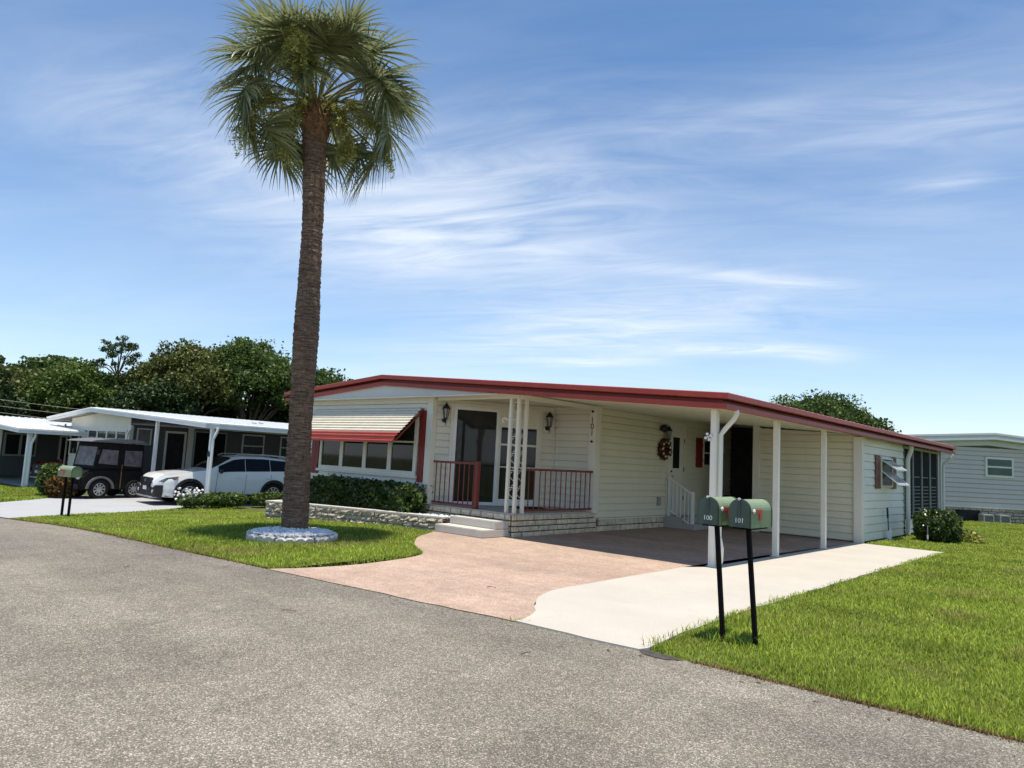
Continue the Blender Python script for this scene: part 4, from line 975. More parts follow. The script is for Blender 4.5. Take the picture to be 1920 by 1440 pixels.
t = thing('dark_basket', 'round dark basket planter on the bench in the carport', 'basket', (-9.45, 20.2, .6))
mb = MB(); mb.lathe([(0, .6), (.2, .6), (.33, .86), (.31, .86), (.19, .64), (0, .64)], (-9.45, 20.2, 0), 20); mb.build('basket_body', 'mat', t)
mb = MB(); mb.lathe([(.31, .85), (.345, .86), (.345, .885), (.31, .885), (.31, .85)], (-9.45, 20.2, 0), 20); mb.build('rim', 'mat', t)

# ------------------------------------------------------------------ wagon (local: front at -y, z up)
def wheel(parent, x, y, r, w, sgn, spokes=10):
    t = MB(); t.lathe([(r * .66, -w / 2), (r * .93, -w / 2), (r, -w * .36), (r, w * .36), (r * .93, w / 2), (r * .66, w / 2), (r * .66, -w / 2)], (x, y, r), 28, 'x'); wh = t.build('wheel', 'rubber', parent)
    m = MB(); xo = x + sgn * (w / 2 - .03)
    m.lathe([(r * .67, -.02), (r * .67, .02), (r * .6, .025), (r * .6, -.02)], (xo, y, r), 28, 'x')
    for k in range(spokes):
        a = 2 * math.pi * k / spokes; m.beam((xo, y + .05 * math.cos(a), r + .05 * math.sin(a)), (xo, y + r * .63 * math.cos(a), r + r * .63 * math.sin(a)), .045, .025, (1, 0, 0))
    m.lathe([(0, -.02), (.07, -.02), (.07, .03), (0, .035)], (xo, y, r), 14, 'x'); m.build('rim', 'silver', wh)
    m = MB(); m.lathe([(0, 0), (r * .64, 0)], (x, y, r), 20, 'x'); m.build('brake_disc', 'black', wh, fixn=False)
def car(loc, rz, label, paint, sc, name='station_wagon', lights=True):
    t = thing(name, label, 'car', loc, rz, world=False); t.scale = (sc, sc, sc)
    # stations along y: half widths and heights
    ys = np.linspace(-2.42, 2.42, 110)
    def lerp(tab, y): return float(np.interp(y, [a for a, _ in tab], [b for _, b in tab]))
    wid = [(-2.42, .6), (-2.3, .78), (-2.05, .88), (-1.5, .925), (1.5, .93), (2.1, .88), (2.42, .74)]
    zlow = [(-2.42, .36), (-2.2, .26), (-1.9, .24), (1.9, .26), (2.25, .33), (2.42, .45)]
    belt = [(-2.42, .7), (-2.3, .82), (-2.1, .9), (-1.2, 1.0), (-.6, 1.04), (2.0, 1.12), (2.42, 1.05)]
    top = [(-2.42, .72), (-2.32, .86), (-2.15, .95), (-1.7, 1.02), (-1.1, 1.1), (-.85, 1.14), (-.05, 1.57), (.3, 1.625), (1.0, 1.63), (1.8, 1.57), (2.1, 1.5), (2.3, 1.2), (2.42, 1.06)]
    V = []; npt = 9
    def section(y):
        w = lerp(wid, y); zl = lerp(zlow, y); zb = lerp(belt, y); zt_ = max(lerp(top, y), zb + .01); g = max(0., min(1., (zt_ - zb) / .5))
        wr = w * (1 - .2 * g) - .02
        return [(w * .86, zl), (w * .985, zl + .1), (w, zl + .35 * (zb - zl)), (w * 1.0, zl + .75 * (zb - zl)), (w * .965, zb), (w * .955 - (w * .955 - wr) * .5, zb + (zt_ - zb) * .5), (wr, zt_ - .05 * g), (wr * .8, zt_ - .005), (wr * .4, zt_ + .012), (0, zt_ + .016)]
    def fine(y):
        s_ = section(y); out = []
        for (a, b) in zip(s_[:5], s_[1:5]): out += [(a[0] + (b[0] - a[0]) * k / 5, a[1] + (b[1] - a[1]) * k / 5) for k in range(5)]
        return out + s_[4:]
    secs = [fine(y) for y in ys]; npt = len(secs[0]); nlow = 20
    W = [-1.42, 1.36]; rw = .385; V = []; idx = {}
    mbody = MB()
    for sg in (1, -1):
        b = len(mbody.v)
        for y, s in zip(ys, secs): mbody.v += [(sg * a, y, z) for a, z in s]
        for i in range(len(ys) - 1):
            for j in range(npt - 1):
                ym = (ys[i] + ys[i + 1]) / 2; zm = (secs[i][j][1] + secs[i][j + 1][1]) / 2
                if j < nlow and any((ym - wy) ** 2 + (zm - .37) ** 2 < .41 ** 2 for wy in W): continue
                mbody.f.append((b + i * npt + j, b + (i + 1) * npt + j, b + (i + 1) * npt + j + 1, b + i * npt + j + 1))
    # close nose and tail
    for i in (0, len(ys) - 1):
        b2 = len(mbody.v); y = ys[i]; s = secs[i]; mbody.v += [(a, y, z) for a, z in s] + [(-a, y, z) for a, z in reversed(s)]; mbody.f.append(tuple(range(b2, b2 + 2 * npt)))
    body = mbody.build('body', paint, t, smooth=True)
    mod = body.modifiers.new('split', 'EDGE_SPLIT'); mod.split_angle = R(60)
    # glass panels follow the body section, a few mm proud
    def pt(y, j, f, sg, o):
        s = section(y); a0, z0 = s[j]; a1, z1 = s[j + 1]; a = a0 + (a1 - a0) * f; z = z0 + (z1 - z0) * f
        return (sg * (a + o), y, z + o * .4)
    for sg in (1, -1):
        for (ya, yb, sl0, sl1) in ((-.55, .335, 1, 0), (.355, 1.2, 0, 0), (1.22, 2.0, 0, 1)):
            m = MB(); N = 10; grid = []
            for i in range(N + 1):
                y = ya + (yb - ya) * i / N; row = [pt(y, 4, .12, sg, .008), pt(y, 4, 1, sg, .008)]
                row.append(pt(y, 5, .78, sg, .008)); grid.append(row)
            b = 0; m.v = [p for r_ in grid for p in r_]; m.f = [(i * 3 + j, (i + 1) * 3 + j, (i + 1) * 3 + j + 1, i * 3 + j + 1) for i in range(N) for j in range(2)]
            m.build('side_window', 'carglass', t, smooth=True, fixn=False)
        m = MB(); m.blob((sg * 1.0, -.5, 1.1), .1, .06, .08, 10, 0); m.beam((sg * .9, -.48, 1.06), (sg * 1.0, -.5, 1.09), .06, .04); m.build('mirror', 'blackplastic', t, True)
        for y in (.05, 1.05):
            m = MB(); m.beam((sg * .945, y, .9), (sg * .945, y + .2, .905), .03, .025); m.build('door_handle', paint, t)
        m = MB(); m.tube([(sg * .68, -.0, 1.6), (sg * .69, .15, 1.66), (sg * .7, 1.0, 1.68), (sg * .69, 1.75, 1.64), (sg * .68, 1.9, 1.58)], .022, 6); m.build('roof_rail', 'silver', t)
        m = MB()
        for y in (-.62, .35, 1.22): m.beam((sg * .934, y, .42), (sg * .928, y + .03, 1.02), .006, .008, (1, 0, 0))
        m.build('door_seam', 'black', t)
        m = MB(); m.box(sg * .83, sg * .945, -1.0, .95, .24, .36); m.build('sill_cladding', 'blackplastic', t, bevel=.015)
        for wy in W:
            m = MB(); pts = [(wy + .445 * math.cos(a), .37 + .445 * math.sin(a)) for a in [math.pi * (-.08 + 1.16 * k / 18) for k in range(19)]]
            wv = .94 - .02 * (wy < 0) ; vs = []
            for (y, z) in pts:
                dy, dz = (y - wy) / .445, (z - .37) / .445
                vs += [(sg * (wv - .03), y - dy * .06, z - dz * .06), (sg * (wv + .012), y - dy * .06, z - dz * .06), (sg * (wv + .012), y + dy * .035, z + dz * .035), (sg * (wv - .03), y + dy * .035, z + dz * .035)]
            m.add(vs, [(i * 4 + j, (i + 1) * 4 + j, (i + 1) * 4 + (j + 1) % 4, i * 4 + (j + 1) % 4) for i in range(18) for j in range(4)]); m.build('arch_cladding', 'blackplastic', t)
        m = MB(); yz = [(-2.31, .74), (-2.12, .85), (-1.78, .9), (-1.85, .8), (-2.2, .7)]
        vs = [(sg * (lerp(wid, y) + .006), y, z) for y, z in yz] + [(sg * (lerp(wid, y) - .12), y - .03, z) for y, z in yz]; k5 = len(yz)
        m.add(vs, [tuple(range(k5)), tuple(range(k5, 2 * k5))] + [(i, (i + 1) % k5, (i + 1) % k5 + k5, i + k5) for i in range(k5)])
        hl = m.build('headlight', 'carlens', t); m = MB(); m.box(sg * .9, sg * .925, -1.9, -1.8, .84, .88); m.build('turn_signal', 'amber', hl)
        m = MB(); m.prism([(sg * .42, .28), (sg * .78, .26), (sg * .86, .4), (sg * .84, .62), (sg * .7, .56), (sg * .42, .5)], 'y', -2.44, -2.2); m.build('bumper_cladding', 'blackplastic', t)
        for wy in W: wheel(t, sg * .8, wy, .365, .24, sg)
    # windscreen
    m = MB(); ws = []
    for y in np.linspace(-.82, -.1, 7):
        s = section(y); zt_ = s[9][1] + .008; wr = s[6][0] - .03; ws.append([(-wr, y - .01, zt_ - .03), (-wr * .5, y - .015, zt_), (wr * .5, y - .015, zt_), (wr, y - .01, zt_ - .03)])
    m.v = [p for r_ in ws for p in r_]; m.f = [(i * 4 + j, i * 4 + j + 1, (i + 1) * 4 + j + 1, (i + 1) * 4 + j) for i in range(6) for j in range(3)]; m.build('windscreen', 'carglass', t, True, fixn=False)
    m = MB()
    m.prism([(-.36, .56), (-.5, .71), (-.44, .83), (.44, .83), (.5, .71), (.36, .56)], 'y', -2.47, -2.38); gr = m.build('grille', 'black', t)
    for z_ in (.63, .7, .77):
        m = MB(); m.box(-.42, .42, -2.478, -2.468, z_ - .008, z_ + .008); m.build('grille_bar', 'blackplastic', gr)
    m = MB(); m.lathe([(0, -.0), (.055, 0), (.055, .012), (0, .012)], (0, -2.475, .73), 16, 'y'); m.build('badge', 'silver', gr)
    m = MB(); m.box(-.5, .5, -2.45, -2.3, .26, .56); m.build('lower_grille', 'blackplastic', t, bevel=.02)
    for sg in (1, -1):
        m = MB(); m.lathe([(0, -.0), (.05, 0), (.05, .02), (0, .02)], (sg * .66, -2.462, .42), 12, 'y'); m.build('fog_lamp', 'lens', t)
    m = MB(); m.box(-.7, .7, -2.47, -2.3, .22, .27); m.build('skid_plate', 'silver', t, bevel=.01)
    m = MB(); m.box(-.16, .16, -2.472, -2.46, .45, .57); m.build('license_plate', 'plate', t)
    m = MB(); m.box(-.8, .8, -2.1, 2.2, .27, .42); m.build('underbody', 'black', t)
    return t
th4 = R(-4)
def carpos(fx, fy, ang, s, lx=.92, ly=-1.42):  # place so that the near front wheel centre falls at fx,fy
    c, sn = math.cos(ang), math.sin(ang); return (fx - (lx * c - ly * sn) * s, fy - (lx * sn + ly * c) * s)
cp = carpos(-24.4, 10.97, th4, 1.08)
car((cp[0], cp[1], -.482), th4, 'white station wagon with black lower cladding under the neighbour carport', 'carwhite', 1.08)
car((-37.3, 12.2, -.48), R(5), 'dark red car parked deep under the far left carport', 'carred', 1.0, 'parked_car')

# ------------------------------------------------------------------ golf cart
g = thing('golf_cart', 'black enclosed golf cart with gray roof beside the white wagon', 'golf cart', (-28.5, 9.9, -.48), R(14), world=False); g.scale = (1.1, 1.1, 1.1)
mb = MB(); mb.prism([(-1.4, .28), (.7, .28), (.7, .95), (-.9, .95), (-1.2, .88), (-1.4, .7)], 'x', -.62, .62); mb.build('body', 'cartblack', g, bevel=.05)
mb = MB(); mb.prism([(-1.0, .94), (.68, .94), (.65, 1.78), (-.86, 1.8)], 'x', -.6, .6); enc = mb.build('canvas_enclosure', 'cartblack', g, bevel=.02)
for sg in (1, -1):
    mb = MB(); mb.quad((sg * .608, -.9, 1.12), (sg * .608, -.25, 1.08), (sg * .608, -.25, 1.55), (sg * .608, -.8, 1.58)); mb.build('clear_window', 'curtain', enc, fixn=False)
    mb = MB(); mb.quad((sg * .608, -.02, 1.06), (sg * .608, .6, 1.02), (sg * .608, .6, 1.56), (sg * .608, -.02, 1.56)); mb.build('clear_window', 'curtain', enc, fixn=False)
mb = MB(); mb.quad((-.5, -.99, 1.05), (.5, -.99, 1.05), (.48, -.9, 1.65), (-.48, -.9, 1.65)); mb.build('windscreen', 'curtain', enc, fixn=False)
mb = MB(); mb.prism([(-1.25, 1.8), (-1.1, 1.86), (-.5, 1.93), (.3, 1.93), (.7, 1.87), (.82, 1.79)], 'x', -.7, .7); mb.build('roof', 'cartroof', g, bevel=.03)
mb = MB(); mb.beam((.63, -.1, .3), (.63, -.1, 1.1), .02, .02, (0, 1, 0)); mb.build('door_zipper', 'boot', enc)
for sg in (1, -1):
    for wy in (-.78, .4): wheel(g, sg * .54, wy, .3, .2, sg, 9)
    mb = MB(); vs = []
    for k in range(13):
        a = math.pi * (.02 + .96 * k / 12)
        for rr_, xx in ((.36, .45), (.36, .68), (.42, .68), (.42, .45)): vs.append((sg * xx, -.78 + rr_ * math.cos(a) * 1.1, .3 + rr_ * math.sin(a)))
    mb.add(vs, [(i * 4 + j, (i + 1) * 4 + j, (i + 1) * 4 + (j + 1) % 4, i * 4 + (j + 1) % 4) for i in range(12) for j in range(4)]); mb.build('fender', 'cartroof', g)
    mb = MB(); mb.blob((sg * .45, -1.4, .66), .1, .05, .06, 10, 0); mb.build('headlight', 'lens', g, True)
    mb = MB(); mb.box(sg * .66 - .05, sg * .66 + .05, -1.0, -.94, 1.4, 1.56); mb.build('mirror', 'blackplastic', g, bevel=.01)
mb = MB(); mb.box(-.55, .55, -1.5, -1.4, .3, .46); mb.build('bumper', 'blackplastic', g, bevel=.03)

# ------------------------------------------------------------------ neighbour houses (local frame: x right, y back, ground -.0)
def neighbour():
    N = thing('mobile_home', 'white roofed mobile home with a carport sheltering the white wagon', 'house', (-25.37 * .94, 12.02 * .94, 1.6 - 2.1 * .94), R(4), world=False); N.scale = (.94, .94, .94)
    xl, xp, xr, y0, y1 = -14.5, -9.7, .12, -.32, 13.5; zl, zp, zr = 3.06, 3.5, 2.91; th_ = .17
    mb = MB(); mb.quad((xl, y0, zl), (xp, y0, zp), (xp, y1, zp), (xl, y1, zl)); mb.quad((xp, y0, zp), (xr, y0, zr), (xr, y1, zr), (xp, y1, zp))
    for k in range(50):
        y = y0 + .2 + k * .3
        if y > y1: break
        mb.beam((xp, y, zp + .01), (xr, y, zr + .01), .03, .03); mb.beam((xl, y, zl + .01), (xp, y, zp + .01), .03, .03)
    mb.build('roof', 'roof', N, fixn=False)
    mb = MB(); mb.quad((xl, y0, zl - th_), (xp, y0, zp - th_), (xp, y1, zp - th_), (xl, y1, zl - th_)); mb.quad((xp, y0, zp - th_), (xr, y0, zr - th_), (xr, y1, zr - th_), (xp, y1, zp - th_)); mb.build('soffit', 'mullion', N, fixn=False)
    pr = [(-.02, 0), (.04, 0), (.06, .015), (.06, .07), (.02, .08), (.02, .14), (.05, .15), (.05, .205), (.0, .215)]
    fascia_sweep([(xl, y1, zl), (xl, y0, zl), (xp, y0, zp), (xr, y0, zr), (xr, y1, zr)], [(-1, 0), (-1, -1), (0, -1), (1, -1), (1, 0)], pr).build('fascia', 'alum', N, fixn=False)
    xa, xb, yw = -12.75, -6.7, .12
    mb = MB(); mb.prism([(xa, 2.62), (xb, 2.62), (xb, zp - (xb - xp) * (zp - zr) / (xr - xp) - .2), (xp, zp - .2), (xa, zl + (xa - xl) * (zp - zl) / (xp - xl) - .2)], 'y', yw - .03, yw); mb.build('gable_panel', 'creamw', N)
    siding('front_wall', 'white', N, (xa, yw), (xb, yw), .3, 2.64, 2.64, .2)
    framed_window(N, (xa + .1, yw - .01), (xb - .2, yw - .01), 1.3, 2.56, 6, 1, .09, 'trim', 'glass', .06)
    mb = MB(); mb.box(xb - .1, xb + .06, yw - .06, yw + .1, 0, 2.75); mb.build('corner_trim', 'trim', N)
    siding('carport_side_wall', 'darkgray', N, (xb, yw), (xb, 13.2), .3, 2.8, 2.8, .2)
    framed_window(N, (xb, .38), (xb, 1.0), 1.95, 2.66, 1, 1, .05, 'trim', 'blind', .052)
    framed_window(N, (xb, 1.6), (xb, 2.55), .35, 2.62, 1, 1, .09, 'trim', 'darkvoid', .052, 'side_door')
    mb = MB(); mb.box(xb, xb + .05, 2.62, 2.88, .3, 2.8); mb.build('corner_trim', 'trim', N)
    framed_window(N, (xb, 2.92), (xb, 4.5), .9, 2.7, 2, 1, .06, 'mullion', 'screen', .045, 'porch_screen')
    framed_window(N, (xb, 5.3), (xb, 6.5), 1.6, 2.7, 1, 2, .07, 'trim', 'glass', .052)
    framed_window(N, (xb, 7.4), (xb, 8.4), 1.6, 2.7, 1, 2, .07, 'trim', 'glass', .052)
    mb = MB(); mb.box(xa, -12.7, yw, 13.2, 0, 2.9); mb.box(xa, xb, 13.1, 13.2, 0, 2.9); mb.build('rear_wall', 'white', N)
    for (x, y) in ((.0, 0.), (-4.15, .0), (.0, 4.6), (.0, 9.2)):
        mb = MB(); mb.box(x - .06, x + .06, y - .06, y + .06, -.2, 2.85 + .06 * (-x)); mb.build('carport_post', 'alum', N, bevel=.006)
    elbow_spout(N, .1, .0, 2.72, .1, (.4, .4), .22, 'alum', w=.08); elbow_spout(N, -6.55, -.06, 2.75, .1, (1, 0), .3, 'alum', w=.07); elbow_spout(N, -12.85, .0, 2.75, .1, (-1, 0), .35, 'mullion', w=.06)
    mb = MB(); mb.tube([(.12, 0, .2), (.12, -.12, .1), (.1, -.5, .08), (.12, -.85, .06)], .06, 8); mb.build('downspout_foot', 'alum', N)
    mb = MB(); mb.prism([(-.08, 1.68), (.08, 1.68), (.08, 1.8), (0, 1.9), (-.08, 1.8)], 'y', -.085, -.065); mb.build('number_sign', 'blackplastic', N)
    mb = MB()
    for k in range(2): mb.beam((-2.6 + k * .5, 3.2, 3.1 + .02), (-2.0 + k * .5, 3.0, 3.06 + .02), .04, .04)
    mb.build('roof_patch', 'mullion', N)
neighbour()
def far_house():
    N = thing('mobile_home', 'farthest left mobile home, white roof cut by the photo edge', 'house', (-34.15, 8.6, -.5), R(6), world=False)
    xl, xp, xr, y0, y1 = -14., -8.5, .3, -.5, 12.; zl, zp, zr = 2.75, 3.0, 2.4
    mb = MB(); mb.quad((xl, y0, zl), (xp, y0, zp), (xp, y1, zp), (xl, y1, zl)); mb.quad((xp, y0, zp), (xr, y0, zr), (xr, y1, zr), (xp, y1, zp))
    for k in range(45):
        y = y0 + .2 + k * .28
        if y < y1: mb.beam((xp, y, zp + .012), (xr, y, zr + .012), .04, .035)
    mb.build('roof', 'roof', N, fixn=False)
    mb = MB(); mb.quad((xl, y0, zl - .15), (xp, y0, zp - .15), (xp, y1, zp - .15), (xl, y1, zl - .15)); mb.quad((xp, y0, zp - .15), (xr, y0, zr - .15), (xr, y1, zr - .15), (xp, y1, zp - .15)); mb.build('soffit', 'mullion', N, fixn=False)
    fascia_sweep([(xl, y0, zl), (xp, y0, zp), (xr, y0, zr), (xr, y1, zr)], [(-1, -1), (0, -1), (1, -1), (1, 0)], [(-.02, 0), (.05, 0), (.06, .02), (.06, .09), (.03, .1), (.05, .12), (.05, .2), (0, .21)]).build('fascia', 'alum', N, fixn=False)
    for (x, y) in ((0, 0), (-3.2, 0), (0, 4.)): mb = MB(); mb.box(x - .08, x + .08, y - .08, y + .08, 0, 2.25 - .06 * x); mb.build('carport_post', 'alum', N, bevel=.006)
    elbow_spout(N, .1, .05, 2.2, .1, (.4, .4), .2, 'alum', w=.08)
    siding('side_wall', 'darkgray', N, (-6.2, 0), (-6.2, 11), .2, 2.5, 2.5, .2); siding('back_wall', 'darkgray', N, (-6.2, 9), (0, 9), .2, 2.4, 2.3, .2); siding('front_wall', 'white', N, (-12.5, 0.), (-6.2, 0.), .2, 2.5, 2.5, .2)
    framed_window(N, (-6.2, 1.2), (-6.2, 2.6), 1.1, 2.2, 2, 1, .08, 'mullion', 'glass', .052); framed_window(N, (-6.2, 3.6), (-6.2, 4.7), .3, 2.2, 1, 1, .08, 'trim', 'darkvoid', .052, 'side_door'); framed_window(N, (-5.2, 9.), (-1., 9.), .8, 2.1, 3, 1, .07, 'trim', 'glass', .052)
far_house()
def right_house():
    c, s = math.cos(R(46)), math.sin(R(46))
    N = thing('mobile_home', 'gray sided mobile home at the right edge behind the lawn', 'house', (-6.9, 35.4, 0), R(46), world=False)
    x0, x1, xp = -3.5, 13., 2.3; ze, zp = 3.25, 3.62
    siding('gable_wall', 'graysid', N, (x0, 0), (x1, 0), .62, 3.2, 3.2, .2, .04, .045)
    siding('far_wall', 'graysid', N, (x0, 12), (x0, 0), .62, 3.2, 3.2, .2, .022)
    stone_wall('stone_skirt', 'planter', N, (x0, .05), (x1, .05), -.1, .6, 5, .35, .05, .02)
    mb = MB(); mb.box(x0, x1, -.05, .02, .6, .66); mb.build('base_trim', 'trim', N)
    sl = .072
    def zz(x): return zp + .25 - sl * abs(x - xp)
    mb = MB(); mb.prism([(x0 - .3, zz(x0 - .3) - .5), (xp, zz(xp) - .55), (x1, zz(x1) - .55), (x1, zz(x1) - .2), (xp, zz(xp) - .2), (x0 - .3, zz(x0 - .3) - .2)], 'y', -.08, -.03); mb.build('gable_panel', 'gable', N)
    mb = MB()
    for (a, b) in ((x0 - .3, xp), (xp, x1)):
        mb.quad((a, -.4, zz(a)), (b, -.4, zz(b)), (b, 12, zz(b)), (a, 12, zz(a))); mb.quad((a, -.4, zz(a) - .22), (b, -.4, zz(b) - .22), (b, 12, zz(b) - .22), (a, 12, zz(a) - .22))
    mb.build('roof', 'roof', N, fixn=False)
    fascia_sweep([(x0 - .3, 12, zz(x0 - .3)), (x0 - .3, -.4, zz(x0 - .3)), (xp, -.4, zz(xp)), (x1, -.4, zz(x1))], [(-1, 0), (-1, -1), (0, -1), (0, -1)], [(-.02, 0), (.06, 0), (.07, .02), (.07, .1), (.02, .12), (.02, .2), (.06, .22), (.06, .3), (0, .31)]).build('fascia', 'gable', N, fixn=False)
    framed_window(N, (2.12, -.01), (3.42, -.01), 1.95, 2.72 + .1, 1, 1, .09, 'trim', 'tealglass', .06, mid=2.4)
    mb = MB(); mb.box(.75, 1.85, -.03, .06, .0, .5); mb.build('crawl_opening', 'darkvoid', N)
right_house()
def unit(loc, label):
    t = thing('utility_box', label, 'utility box', loc, R(46), 'utility boxes at the gray house skirt', world=False); t.scale = (.75, .75, .75)
    mb = MB(); mb.box(-.32, .32, -.25, .2, 0.02, .48); mb.build('case', 'mullion', t, bevel=.02)
    mb = MB()
    for k in range(6): mb.box(-.25, .25, -.262, -.25, .08 + k * .06, .11 + k * .06)
    mb.build('louvre', 'blackplastic', t); mb = MB(); mb.box(-.36, .36, -.3, .24, 0., .03); mb.build('pad', 'stepconcrete', t)
unit((-5.35, 36.5, 0), 'left pale utility box against the gray house skirt')
unit((-4.85, 37.1, 0), 'right pale utility box against the gray house skirt')

# ------------------------------------------------------------------ background trees
def tree(name, label, base, crown, mat, nleaf, lsize, trunk_r=.25, group=None, clumps=40, limb=True, fill=.75, forkz=.45, tmat='wood', cz_=None):
    bx, by, bz = base; t = thing(name, label, 'tree', base, 0, group); r = np.random.default_rng(abs(hash(label)) % 1000 if False else int(abs(bx * 13 + by * 7)) + len(label))
    cl = []
    for (cx, cy, cz, rx, ry, rz, wgt) in crown:
        k = max(3, int(clumps * wgt)); d = r.normal(size=(k, 3)); d /= np.linalg.norm(d, axis=1)[:, None]; d[:, 2] = np.abs(d[:, 2]) * 1.15 - .35 * r.uniform(size=k); rad = r.uniform(fill, 1.0, k) ** .7
        cl.append(np.stack([bx + cx + d[:, 0] * rx * rad, by + cy + d[:, 1] * ry * rad, bz + cz + d[:, 2] * rz * rad], 1))
    cl = np.concatenate(cl); per = max(1, nleaf // len(cl)); csz = cz_ or np.mean([c[3] for c in crown]) * .27; nleaf = int(nleaf * 2.3); lsize = lsize * .62; per = max(1, nleaf // len(cl))
    cs = r.uniform(.6, 1.3, len(cl)) * csz
    C = np.repeat(cl, per, 0) + np.clip(r.normal(size=(len(cl) * per, 3)), -1.7, 1.7) * np.repeat(cs, per)[:, None] * np.array([.55, .55, .4])
    v, f = leaves(C, lsize, .45, .25, aspect=1.5); np_mesh('crown', v, f, mat, t)
    mb = MB(); ct = np.mean(cl, 0); top = max(c[2] for c in crown)
    fork = Vector((bx + (ct[0] - bx) * .25, by + (ct[1] - by) * .25, bz + forkz * top))
    mb.tube([(bx, by, bz - .2), ((bx + fork.x) / 2 + trunk_r * .3, (by + fork.y) / 2, (bz + fork.z) / 2), fork, (ct[0], ct[1], ct[2] + .3 * csz)], [trunk_r, trunk_r * .8, trunk_r * .65, trunk_r * .25], 8)
    for k in range(0, len(cl), max(1, len(cl) // 16)):
        e = Vector(cl[k]); m_ = fork.lerp(e, .5) + Vector((0, 0, .15 * (e - fork).length)); mb.tube([fork, m_, e], [trunk_r * .4, trunk_r * .25, trunk_r * .08], 5)
    mb.build('trunk', tmat, t); return t
# distances 65-90 m: ground there lies about half a metre low
Z = -.5
tree('pine_tree', 'tall slim pine rising alone above the left tree line', (-75.1, 25.6, Z), [(0, 0, 10.1, 1.9, 1.9, 2.0, 1), (-1.2, -.9, 9.3, 1.2, 1.2, .5, .2), (1.8, 1.6, 8.6, 1., 1., .3, .12), (-.4, -.6, 7.8, 1.1, 1.1, .4, .15)], 'pine', 1900, .2, .15, None, 55, forkz=.82, cz_=.3)
tree('pine_tree', 'dark pine at the left edge of the photo above the wires', (-78.6, 15.2, Z), [(0, 0, 8.6, 1.7, 1.7, 1.5, 1), (.9, .5, 7.4, 1.8, 1.8, .5, .4)], 'pine', 2000, .28, .2, None, 40, forkz=.8, cz_=.3)
tree('oak_tree', 'broad rounded oak crown, brownish green, tallest left of the palm', (-72.5, 31.5, Z), [(0, 0, 7.4, 4.6, 4.6, 4.2, 1), (-2.2, -2.4, 6.3, 3.4, 3.4, 3., .5)], 'oakb', 15000, .34, .4, None, 120, forkz=.35)
tree('oak_tree', 'broad green oak directly left of the palm trunk', (-72.2, 37.6, Z), [(0, 0, 8.4, 5., 5., 4.6, 1), (1.2, 4.2, 7.2, 4., 4., 3.9, .7)], 'oak', 19000, .34, .4, None, 150, forkz=.35)
tree('oak_tree', 'low dark oak behind the palm trunk and the red roof corner', (-73., 46.5, Z), [(0, 0, 6.6, 4.4, 4.4, 4.2, 1)], 'oak', 9000, .36, .35, None, 80)
tree('oak_tree', 'bright green bushy tree below the tall pine', (-76.8, 22.6, Z), [(0, 0, 5.2, 4., 4., 3.4, 1), (1, 3., 4.6, 3.2, 3.2, 3., .6)], 'oakl', 13000, .34, .3, None, 100)
tree('oak_tree', 'domed dark green tree left of the tall pine', (-86.5, 23.5, Z), [(0, 0, 6.4, 4.4, 4.4, 3.6, 1)], 'oak', 11000, .36, .3, None, 90)
tree('oak_tree', 'ragged gray green tree behind the power cables', (-80.5, 18.4, Z), [(0, 0, 5., 3.8, 3.8, 3.4, 1)], 'oakb', 10000, .34, .3, None, 80)
tree('oak_tree', 'dark shaded tree between the pine and the broad oaks', (-70.5, 27.6, Z), [(0, 0, 4.6, 3.4, 3.4, 3., 1)], 'oakd', 8000, .36, .3, None, 70)
tree('oak_tree', 'dark leafy tree low at the left edge under the cables', (-72., 13.2, Z), [(0, 0, 4.2, 3.6, 3.6, 2.6, 1)], 'oakd', 9000, .34, .3, None, 70)
tree('oak_tree', 'slender feathery tree top just right of the palm', (-79., 52.3, Z), [(0, 0, 9.6, 2., 2., 2., 1)], 'pine', 2600, .34, .25, None, 31, forkz=.6, cz_=.3)
tree('pine_tree', 'small distant pine tip above the red roof peak', (-84., 59.5, Z), [(0, 0, 11.4, 1.3, 1.6, .9, 1)], 'pine', 900, .34, .2, None, 16, forkz=.7, cz_=.3)
tree('oak_tree', 'spreading dark oak behind the carport roof on the right', (-20.8, 62.5, 0), [(0, 0, 5.1, 4.2, 4.2, 3.0, 1), (2.6, 1.6, 4.2, 2.6, 2.6, 2.5, .45), (-2.6, -2.0, 5.0, 2.4, 2.4, 2.5, .4)], 'oak', 17000, .26, .4, None, 150)
for k, (x, y, h, m_) in enumerate(((-62, 17.5, 2.4, 'oakl'), (-64, 26.5, 3.0, 'oakd'), (-63.5, 33.5, 2.6, 'oakd'), (-64, 40.5, 2.8, 'oakl'), (-60, 11, 2.2, 'oakd'))):
    lab = ('light green bush in front of the dark tree line at left', 'dark understory bush below the slim pine', 'dark understory bush below the broad brown oak', 'light green understory bush near the palm trunk', 'dark understory bush at the far left photo edge')[k]
    tree('understory_bush', lab, (x, y, Z), [(0, 0, h * .55, 2.8, 3.4, h * .7, 1)], m_, 5000, .3, .1, 'understory bushes', 50)
# the wood behind reads as one dark mass
n = 40000; th_ = rng.uniform(-.1, 1., n); ang = R(100) + th_ * R(52) ; rad = rng.uniform(84, 96, n)
az = rng.uniform(R(-82), R(-46), n); hh = rng.uniform(0, 1, n) ** 1.1 * (7.6 + 1.4 * np.sin(az * 37) + .9 * np.sin(az * 83 + 1))
C = np.stack([np.sin(az) * rad, np.cos(az) * rad, Z + hh], 1); v, f = leaves(C, .6, .4, .25, aspect=1.4); o = np_mesh('woods', v, f, 'oakd'); o['kind'] = 'stuff'

